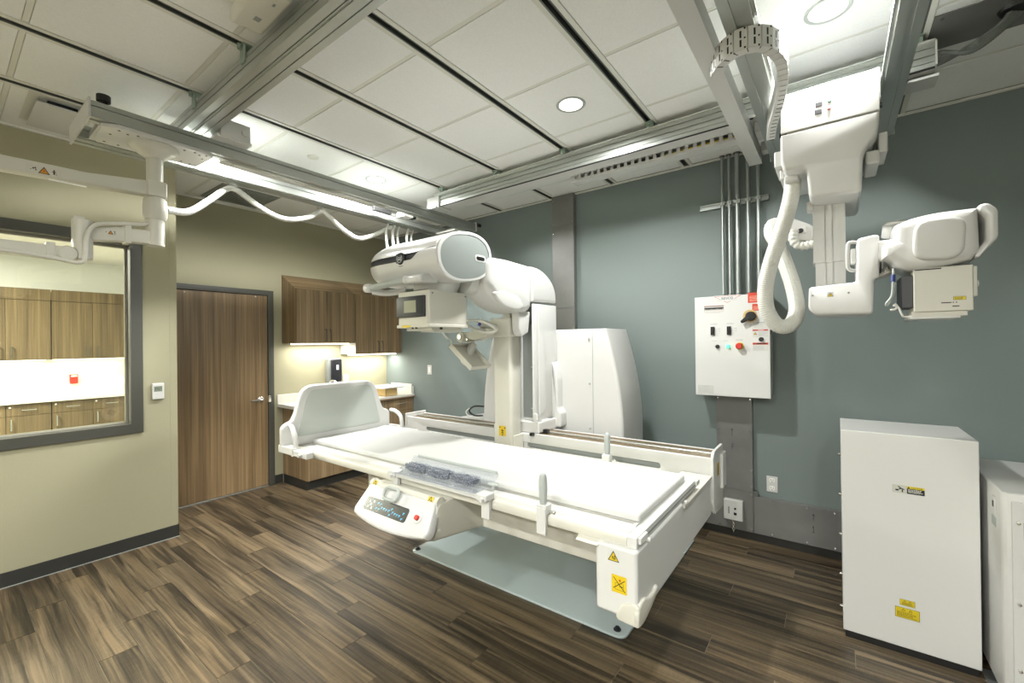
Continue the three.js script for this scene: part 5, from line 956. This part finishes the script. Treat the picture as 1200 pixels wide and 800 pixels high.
// ================================================================ ON THE BLUE-GREY WALL
{
  const t = thing('electrical_panel', 'white wall-mounted electrical control panel with knob, lamps and red button', 'control panel', [-0.636, 1.13, -3.74]);
  const x0 = -0.896, x1 = -0.380, y0 = 1.130, y1 = 1.90, Z = -3.637;
  const bd = part('enclosure', box(x0 + 0.004, x1 - 0.004, y0 + 0.004, y1 - 0.004, ZB + 0.001, Z - 0.016, 0.004), M.white, t);
  const door = part('door', box(x0, x1, y0, y1, Z - 0.015, Z, 0.004), M.white, t);
  part('hinge', [box(x1 - 0.002, x1 + 0.004, 1.60, 1.64, Z - 0.03, Z - 0.004, 0.001)], M.black, door);
  sticker('logo', door, 0.19, 0.062, 380, 124, (c, w, h) => {
    fill(c, '#cfcfcb', 0, 0, w, h); c.strokeStyle = '#a8443c'; c.lineWidth = 5; c.beginPath(); c.moveTo(8, 12); c.lineTo(372, 12); c.lineTo(190, 112); c.closePath(); c.stroke();
    fill(c, '#cfcfcb', 96, 26, 188, 60); txt(c, 'REVCO', 190, 48, 52, '#5f6468'); c.fillStyle = '#a8443c'; c.fillRect(6, 10, 30, 6); c.fillRect(346, 10, 30, 6);
    lines(c, '#85888a', 50, 74, 70, 1, 6, 4); lines(c, '#85888a', 262, 74, 70, 1, 6, 4);
  }, [-0.66, 1.872, Z + 0.0012], 'z', 'red V-shaped logo with grey letters');
  sticker('name_strip', door, 0.142, 0.062, 284, 124, (c, w, h) => { fill(c, '#b9b6b0', 0, 0, w, h); fill(c, '#7c4b48', 0, 0, w, 12); fill(c, '#17181a', 4, 28, w - 8, 36); for (let i = 0; i < 10; i++) fill(c, '#b9b6b0', 10 + i * 28, 48 + (i % 3) * 3, 14, 20); fill(c, '#c9c6c0', 4, 70, w - 8, 26); fill(c, '#cfcfcb', 0, 100, w, 24); lines(c, '#a0a0a0', 20, 108, 230, 1, 6, 5); }, [-0.755, 1.797, Z + 0.0012], 'z', 'row of black breaker symbols');
  for (const [x, y, w, h] of [[-0.475, 1.872, 0.09, 0.075], [-0.462, 1.80, 0.06, 0.05]]) sticker('danger_label', door, w, h, 160, 130, (c, ww, hh) => { fill(c, '#c23a20', 0, 0, ww, hh); lines(c, '#e9b9a6', 18, 44, 120, 5, 15, 6); }, [x, y, Z + 0.0012], 'z', 'red danger label');
  const kn = part('rotary_knob', [lathe([[0.001, 0.04], [0.028, 0.04], [0.034, 0.03], [0.036, 0], [0.001, 0]], [-0.502, 1.735, Z], [0, 0, 1]), prism('z', roundPoly([[-0.52, 1.745], [-0.567, 1.70], [-0.56, 1.684], [-0.545, 1.688], [-0.49, 1.72]], 0.006), Z + 0.02, Z + 0.042, 0.003)], M.black, t, 'black rotary handle');
  part('knob_plate', lathe([[0.001, 0.004], [0.047, 0.004], [0.048, 0], [0.001, 0]], [-0.507, 1.737, Z], [0, 0, 1]), M.cardboard, kn);
  for (const x of [-0.765, -0.65]) { const sw = part('selector', [box(x - 0.014, x + 0.014, 1.60, 1.665, Z, Z + 0.012, 0.002), box(x - 0.008, x + 0.008, 1.622, 1.645, Z + 0.01, Z + 0.02, 0.002)], M.black, t); sticker('selector_legend', sw, 0.08, 0.085, 120, 128, (c, w, h) => { fill(c, '#cfcfcb', 0, 0, w, h); lines(c, '#8a8d8e', 8, 6, 80, 2, 10, 3); c.fillStyle = '#6d7072'; c.fillRect(88, 70, 8, 4); c.fillRect(104, 62, 4, 12); c.fillRect(88, 96, 4, 4); c.fillRect(104, 90, 4, 12); }, [x + 0.018, 1.652, Z + 0.0008], 'z'); }
  part('push_button', [lathe([[0.001, 0.016], [0.012, 0.016], [0.015, 0.008], [0.015, 0], [0.001, 0]], [-0.732, 1.512, Z], [0, 0, 1])], M.black, t, 'black push button');
  part('pilot_lamp', [lathe([[0.001, 0.02], [0.010, 0.018], [0.014, 0.01], [0.016, 0], [0.001, 0]], [-0.658, 1.512, Z], [0, 0, 1])], M.ledGreen, t, 'lit green lamp');
  const st = part('emergency_stop', [lathe([[0.001, 0.045], [0.018, 0.044], [0.024, 0.036], [0.024, 0.026], [0.014, 0.02], [0.014, 0.004], [0.001, 0.004]], [-0.578, 1.515, Z], [0, 0, 1])], M.red, t, 'red mushroom stop button');
  part('yellow_collar', lathe([[0.001, 0.01], [0.026, 0.01], [0.028, 0], [0.001, 0]], [-0.578, 1.515, Z], [0, 0, 1]), M.yellow, st);
  sticker('button_legend', door, 0.235, 0.022, 400, 38, (c, w, h) => { fill(c, '#cfcfcb', 0, 0, w, h); lines(c, '#909394', 12, 20, 60, 1, 8, 4); lines(c, '#909394', 148, 20, 60, 1, 8, 4); lines(c, '#909394', 296, 6, 84, 2, 12, 4); }, [-0.66, 1.557, Z + 0.0009], 'z');
  sticker('warning_label', door, 0.10, 0.115, 160, 184, (c, w, h) => { fill(c, '#c6c6c0', 0, 0, w, h); lines(c, '#7e8182', 10, 10, 140, 1, 8, 6, false); lines(c, '#a7a9a8', 14, 26, 120, 5, 10, 2); fill(c, '#a8322a', 0, 92, w, 16); fill(c, '#d8b0a8', 56, 96, 60, 8); tri(c, 28, 140, 26, '#c9a21c', '#1b1a12', 3); lines(c, '#9a9c9b', 60, 120, 90, 6, 9, 3); }, [-0.442, 1.636, Z + 0.0012], 'z', 'white and red warning label');
  sticker('warning_label', door, 0.10, 0.062, 160, 100, (c, w, h) => { fill(c, '#c6c6c0', 0, 0, w, h); fill(c, '#b5331f', 0, 0, w, 24); fill(c, '#2c2620', 40, 6, 100, 12); lines(c, '#9a9c9b', 8, 36, 140, 5, 12, 4); }, [-0.442, 1.508, Z + 0.0012], 'z', 'white label with a red header');
  part('lock', [lathe([[0.001, 0.012], [0.014, 0.012], [0.017, 0], [0.001, 0]], [-0.437, 1.563, Z], [0, 0, 1])], M.black, t, 'black key lock');
  sticker('rating_plate', door, 0.115, 0.06, 184, 96, (c, w, h) => { fill(c, '#c4c4be', 0, 0, w, h); c.strokeStyle = '#aeb0ae'; c.lineWidth = 2; c.strokeRect(1, 1, w - 2, h - 2); lines(c, '#a3a5a3', 50, 10, 90, 1, 8, 4); lines(c, '#b0b2b0', 14, 28, 150, 6, 10, 3); }, [-0.822, 1.178, Z + 0.0012], 'z', 'pale rating plate');
}
[[-0.712, 0.0115], [-0.663, 0.0115], [-0.606, 0.0175], [-0.531, 0.0145], [-0.462, 0.0145]].forEach(([x, r], i) => {
  const t = thing('conduit', ['thin steel conduit above the electrical panel, farthest from the tube crane', 'thin steel conduit second from the farthest above the electrical panel', 'thick steel conduit in the middle above the electrical panel', 'steel conduit above the panel next to the thick one on the crane side', 'steel conduit above the electrical panel nearest the tube crane'][i], 'pipe', [x, 1.9, ZB + 0.05], 'steel conduits rising from the electrical panel');
  part('pipe', cyl([x, 1.895, ZB + 0.05], [x, CE - 0.004, ZB + 0.05], r, r, 20), M.galv, t);
  part('coupling', [lathe([[0.001, 0], [r + 0.006, 0], [r + 0.006, 0.02], [r + 0.003, 0.03], [0.001, 0.03]], [x, 1.897, ZB + 0.05]), lathe([[0.001, -0.012], [r + 0.005, -0.012], [r + 0.008, 0], [0.001, 0]], [x, CE - 0.003, ZB + 0.05])], M.strut, t);
  part('strap_clamp', [box(x - r - 0.006, x + r + 0.006, 2.632, 2.66, ZB + 0.05 - r, ZB + 0.05 + r + 0.003, 0.003), cyl([x, 2.646, ZB + 0.05 + r], [x, 2.646, ZB + 0.05 + r + 0.014], 0.005)], M.galv, t);
});
{
  const t = thing('strut_bar', 'short steel strut bar clamping the conduits to the wall', 'strut', [-0.64, 2.645, ZB]);
  part('bar', prism('x', notched(ZB + 0.001, ZB + 0.034, 2.625, 2.667, { r: [[2.646, 0.02, 0.012]] }), -0.886, -0.396), M.galv, t);
}
{ // metal chase up the wall
  const t = thing('wall_raceway', 'tall grey steel raceway standing behind the pedestal up to the ceiling', 'raceway', [-2.17, 0, ZB]);
  [[0.07, 0.9], [0.902, 1.898], [1.9, 2.72], [2.722, 3.03]].forEach(([a, b]) => part('cover', box(-2.296, -2.05, a, b, ZB + 0.001, ZB + 0.058, 0.002), M.steel, t));
  const sc = []; for (const y of [1.0, 1.7, 1.95, 2.65, 2.75, 2.98]) for (const x of [-2.285, -2.061]) sc.push(cyl([x, y, ZB + 0.058], [x, y, ZB + 0.062], 0.005, 0.005, 8));
  each('screw', sc, M.chrome, t);
}
const ink = (c, w, h, s) => { c.strokeStyle = '#33332f'; c.lineWidth = 4; c.lineCap = 'round'; for (const l of s) { c.beginPath(); l.forEach((p, i) => i ? c.lineTo(...p) : c.moveTo(...p)); c.stroke(); } };
{
  const t = thing('wall_raceway', 'grey steel raceway running down from the electrical panel', 'raceway', [-0.65, 0, ZB]);
  part('cover', box(-0.777, -0.523, 0.385, 1.128, ZB + 0.001, ZB + 0.045, 0.002), M.steel, t);
  const lo = part('lower_cover', box(-0.90, -0.523, 0.07, 0.383, ZB + 0.001, ZB + 0.045, 0.002), M.steel, t);
  const sc = []; for (const y of [0.42, 0.55, 0.85, 1.1]) for (const x of [-0.765, -0.535]) sc.push(cyl([x, y, ZB + 0.045], [x, y, ZB + 0.05], 0.006, 0.006, 8));
  for (const [x, y] of [[-0.535, 0.36], [-0.535, 0.09], [-0.76, 0.09], [-0.88, 0.36]]) sc.push(cyl([x, y, ZB + 0.045], [x, y, ZB + 0.05], 0.006, 0.006, 8));
  each('screw', sc, M.chrome, t);
  const k = new THREE.MeshStandardMaterial({ color: 0x35352f, roughness: 0.9 });
  part('pen_mark', [[[-0.665, 0.86], [-0.665, 0.80]], [[-0.672, 0.845], [-0.665, 0.862]], [[-0.665, 0.862], [-0.658, 0.845]], [[-0.667, 0.74], [-0.667, 0.70]], [[-0.667, 0.74], [-0.652, 0.738]], [[-0.667, 0.722], [-0.654, 0.72]]].map(([a, b]) => cyl([...a, ZB + 0.0452], [...b, ZB + 0.0452], 0.0016, 0.0016, 6)), k, t);
  const u = thing('wall_raceway', 'low grey steel raceway along the wall foot behind the white cabinet', 'raceway', [0.6, 0, ZB]);
  part('cover', box(-0.521, 0.68, 0.07, 0.352, ZB + 0.001, ZB + 0.045, 0.002), M.steel, u);
  part('cover', box(0.682, XR - 0.01, 0.07, 0.352, ZB + 0.001, ZB + 0.045, 0.002), M.steel, u);
  part('fitting', [box(-0.535, -0.49, 0.352, 0.39, ZB + 0.001, ZB + 0.04, 0.003)], M.strut, u);
  const s2 = []; for (const x of [-0.4, -0.18, -0.02, 0.3, 0.64]) for (const y of [0.335, 0.09]) s2.push(cyl([x, y, ZB + 0.045], [x, y, ZB + 0.05], 0.006, 0.006, 8));
  each('screw', s2, M.chrome, u);
  part('pen_mark', [[[-0.142, 0.30], [-0.142, 0.255]], [[-0.149, 0.288], [-0.142, 0.302]], [[-0.142, 0.302], [-0.135, 0.288]], [[-0.142, 0.215], [-0.142, 0.17]], [[-0.149, 0.20], [-0.142, 0.216]], [[-0.15, 0.17], [-0.134, 0.17]]].map(([a, b]) => cyl([...a, ZB + 0.0452], [...b, ZB + 0.0452], 0.0016, 0.0016, 6)), k, u);
}
{
  const t = thing('connection_box', 'small white socket box with a hanging chain on the raceway', 'socket box', [-0.655, 0.15, -3.77]);
  part('body', box(-0.725, -0.59, 0.153, 0.308, ZB + 0.046, -3.745, 0.005), M.white, t);
  each('socket', [box(-0.692, -0.682, 0.20, 0.255, -3.7455, -3.7435, 0)], M.greyMid, t);
  each('socket', [cyl([-0.642, 0.245, -3.7455], [-0.642, 0.245, -3.743], 0.008), box(-0.652, -0.632, 0.195, 0.215, -3.7455, -3.7435, 0)], M.black, t);
  const ch = []; for (let i = 0; i < 6; i++) ch.push(ring([-0.657, 0.145 - i * 0.016, -3.76], i % 2 ? [1, 0, 0] : [0, 0, 1], 0.0085, 0.003, 14));
  part('chain', ch, M.chrome, t);
}
{
  const t = thing('duplex_outlet', 'white duplex outlet on the blue-grey wall above the low raceway', 'outlet', [-0.40, 0.458, ZB]);
  part('cover', box(-0.437, -0.363, 0.398, 0.518, ZB, ZB + 0.006, 0.003), M.white, t);
  for (const y of [0.488, 0.428]) { const s = part('socket', prism('z', roundPoly(rect(-0.418, -0.382, y - 0.016, y + 0.016), 0.012), ZB + 0.004, ZB + 0.009, 0.001), M.paper, t); part('slots', [box(-0.409, -0.406, y - 0.002, y + 0.009, ZB + 0.0085, ZB + 0.0096, 0), box(-0.394, -0.391, y - 0.002, y + 0.009, ZB + 0.0085, ZB + 0.0096, 0), cyl([-0.40, y - 0.009, ZB + 0.0085], [-0.40, y - 0.009, ZB + 0.0096], 0.003)], M.black, s); }
}

// ================================================================ WHITE CABINETS
{
  const t = thing('generator_cabinet', 'tall plain white generator cabinet with yellow labels against the wall', 'cabinet', [0.267, 0, -3.06]);
  const Z = -2.86;
  const b = part('cover', box(0.016, 0.520, 0.036, 1.083, -3.28, Z, 0.004), M.white, t);
  part('plinth', box(0.025, 0.512, 0, 0.037, -3.27, Z - 0.006, 0.002), M.black, t);
  const sc = []; for (const y of [0.95, 0.74, 0.53, 0.32, 0.15]) sc.push(cyl([0.017, y, -2.875], [0.004, y, -2.875], 0.008, 0.006, 10));
  each('screw', sc, M.chrome, t);
  sticker('caution_label', b, 0.117, 0.037, 300, 95, (c, w, h) => {
    fill(c, '#bdbdb4', 0, 0, w, h); c.strokeStyle = '#8f9088'; c.lineWidth = 2; c.strokeRect(1, 1, 136, h - 2);
    c.strokeStyle = '#111'; c.lineWidth = 12; c.beginPath(); c.moveTo(54, 16); c.lineTo(84, 38); c.lineTo(112, 50); c.moveTo(84, 38); c.lineTo(60, 52); c.moveTo(92, 52); c.lineTo(96, 84); c.stroke(); fill(c, '#111', 28, 52, 30, 20);
    fill(c, '#111', 138, 0, 162, h); fill(c, '#d9c61f', 138, 0, 162, 28); txt(c, 'CAUTION', 228, 15, 24, '#2a2608'); tri(c, 154, 15, 20, '#2a2608', '#2a2608', 1);
    lines(c, '#d6d6d0', 148, 38, 140, 3, 14, 8); lines(c, '#9b9b96', 160, 78, 110, 1, 8, 5);
  }, [0.277, 0.815, Z + 0.0012], 'z', 'caution label with pictogram');
  sticker('warning_label', b, 0.056, 0.030, 150, 80, (c, w, h) => { fill(c, '#c8b218', 0, 0, w, h); c.strokeStyle = '#5f560f'; c.lineWidth = 3; c.strokeRect(1, 1, w - 2, h - 2); tri(c, 48, 22, 20, '#c8b218', '#3c360b', 3); tri(c, 100, 22, 20, '#c8b218', '#3c360b', 3); lines(c, '#4d460e', 22, 42, 106, 3, 11, 6); }, [0.268, 0.259, Z + 0.0012], 'z', 'small yellow warning label');
  sticker('warning_label', b, 0.090, 0.052, 240, 140, (c, w, h) => { fill(c, '#cdb61a', 0, 0, w, h); c.strokeStyle = '#5f560f'; c.lineWidth = 4; c.strokeRect(2, 2, w - 4, h - 4); tri(c, 82, 30, 26, '#cdb61a', '#3c360b', 4); tri(c, 152, 30, 26, '#cdb61a', '#3c360b', 4); lines(c, '#4d460e', 18, 58, 204, 6, 12, 5); }, [0.267, 0.207, Z + 0.0012], 'z', 'larger yellow warning label');
}
{
  const t = thing('power_cabinet', 'white cabinet with louvred door and rounded edges beside the generator cabinet', 'cabinet', [0.95, 0, -2.95]);
  part('body', prism('y', roundPoly([[0.545, -2.675], [0.545, -3.35], [1.35, -3.35], [1.35, -2.66], [0.556, -2.66]], [0.01, 0.01, 0.01, 0.01, 0.01]), 0.06, 0.915, 0.008), M.white, t);
  part('plinth', box(0.57, 1.32, 0, 0.062, -3.32, -2.70, 0.003), M.black, t);
  const d = part('door', box(0.572, 1.30, 0.085, 0.882, -2.662, -2.648, 0.003), M.white, t);
  for (const [y0, y1] of [[0.74, 0.80], [0.34, 0.66], [0.15, 0.28]]) {
    part('vent_frame', prism('z', roundPoly(rect(0.602, 1.22, y0 - 0.01, y1 + 0.01), 0.01), -2.6485, -2.6465, 0, [roundPoly(rect(0.612, 1.21, y0, y1), 0.006)]), M.greyPlastic, d);
    for (let y = y0 + 0.01; y < y1; y += 0.02) part('louver', rotAbout(box(0.612, 1.21, y - 0.006, y + 0.006, -2.6475, -2.6455, 0), [0.9, y, -2.647], [1, 0, 0], 20), M.greyMid, d);
  }
  const sc = []; for (const y of [0.80, 0.47, 0.20]) sc.push(lathe([[0.001, 0.012], [0.006, 0.01], [0.007, 0], [0.001, 0]], [0.588, y, -2.648], [0, 0, 1]));
  each('quarter_turn_lock', sc, M.chrome, d);
  const l = part('side_latch', [box(0.54, 0.548, 0.80, 0.87, -2.78, -2.735, 0.003)], M.white, t);
  part('latch_hole', box(0.5385, 0.5405, 0.825, 0.85, -2.765, -2.75, 0), M.black, l);
  part('grip_recess', box(0.5435, 0.5455, 0.74, 0.78, -2.80, -2.74, 0), M.greyPlastic, t);
  part('floor_bracket', box(0.53, 0.60, 0.001, 0.006, -2.95, -2.62, 0), M.alum, t);
}
for (const l of scene.children) if (l.isLight && l.shadow) { l.castShadow = true; if (l.shadow.mapSize) l.shadow.mapSize.set(1024, 1024); }
renderer.render(scene, camera);
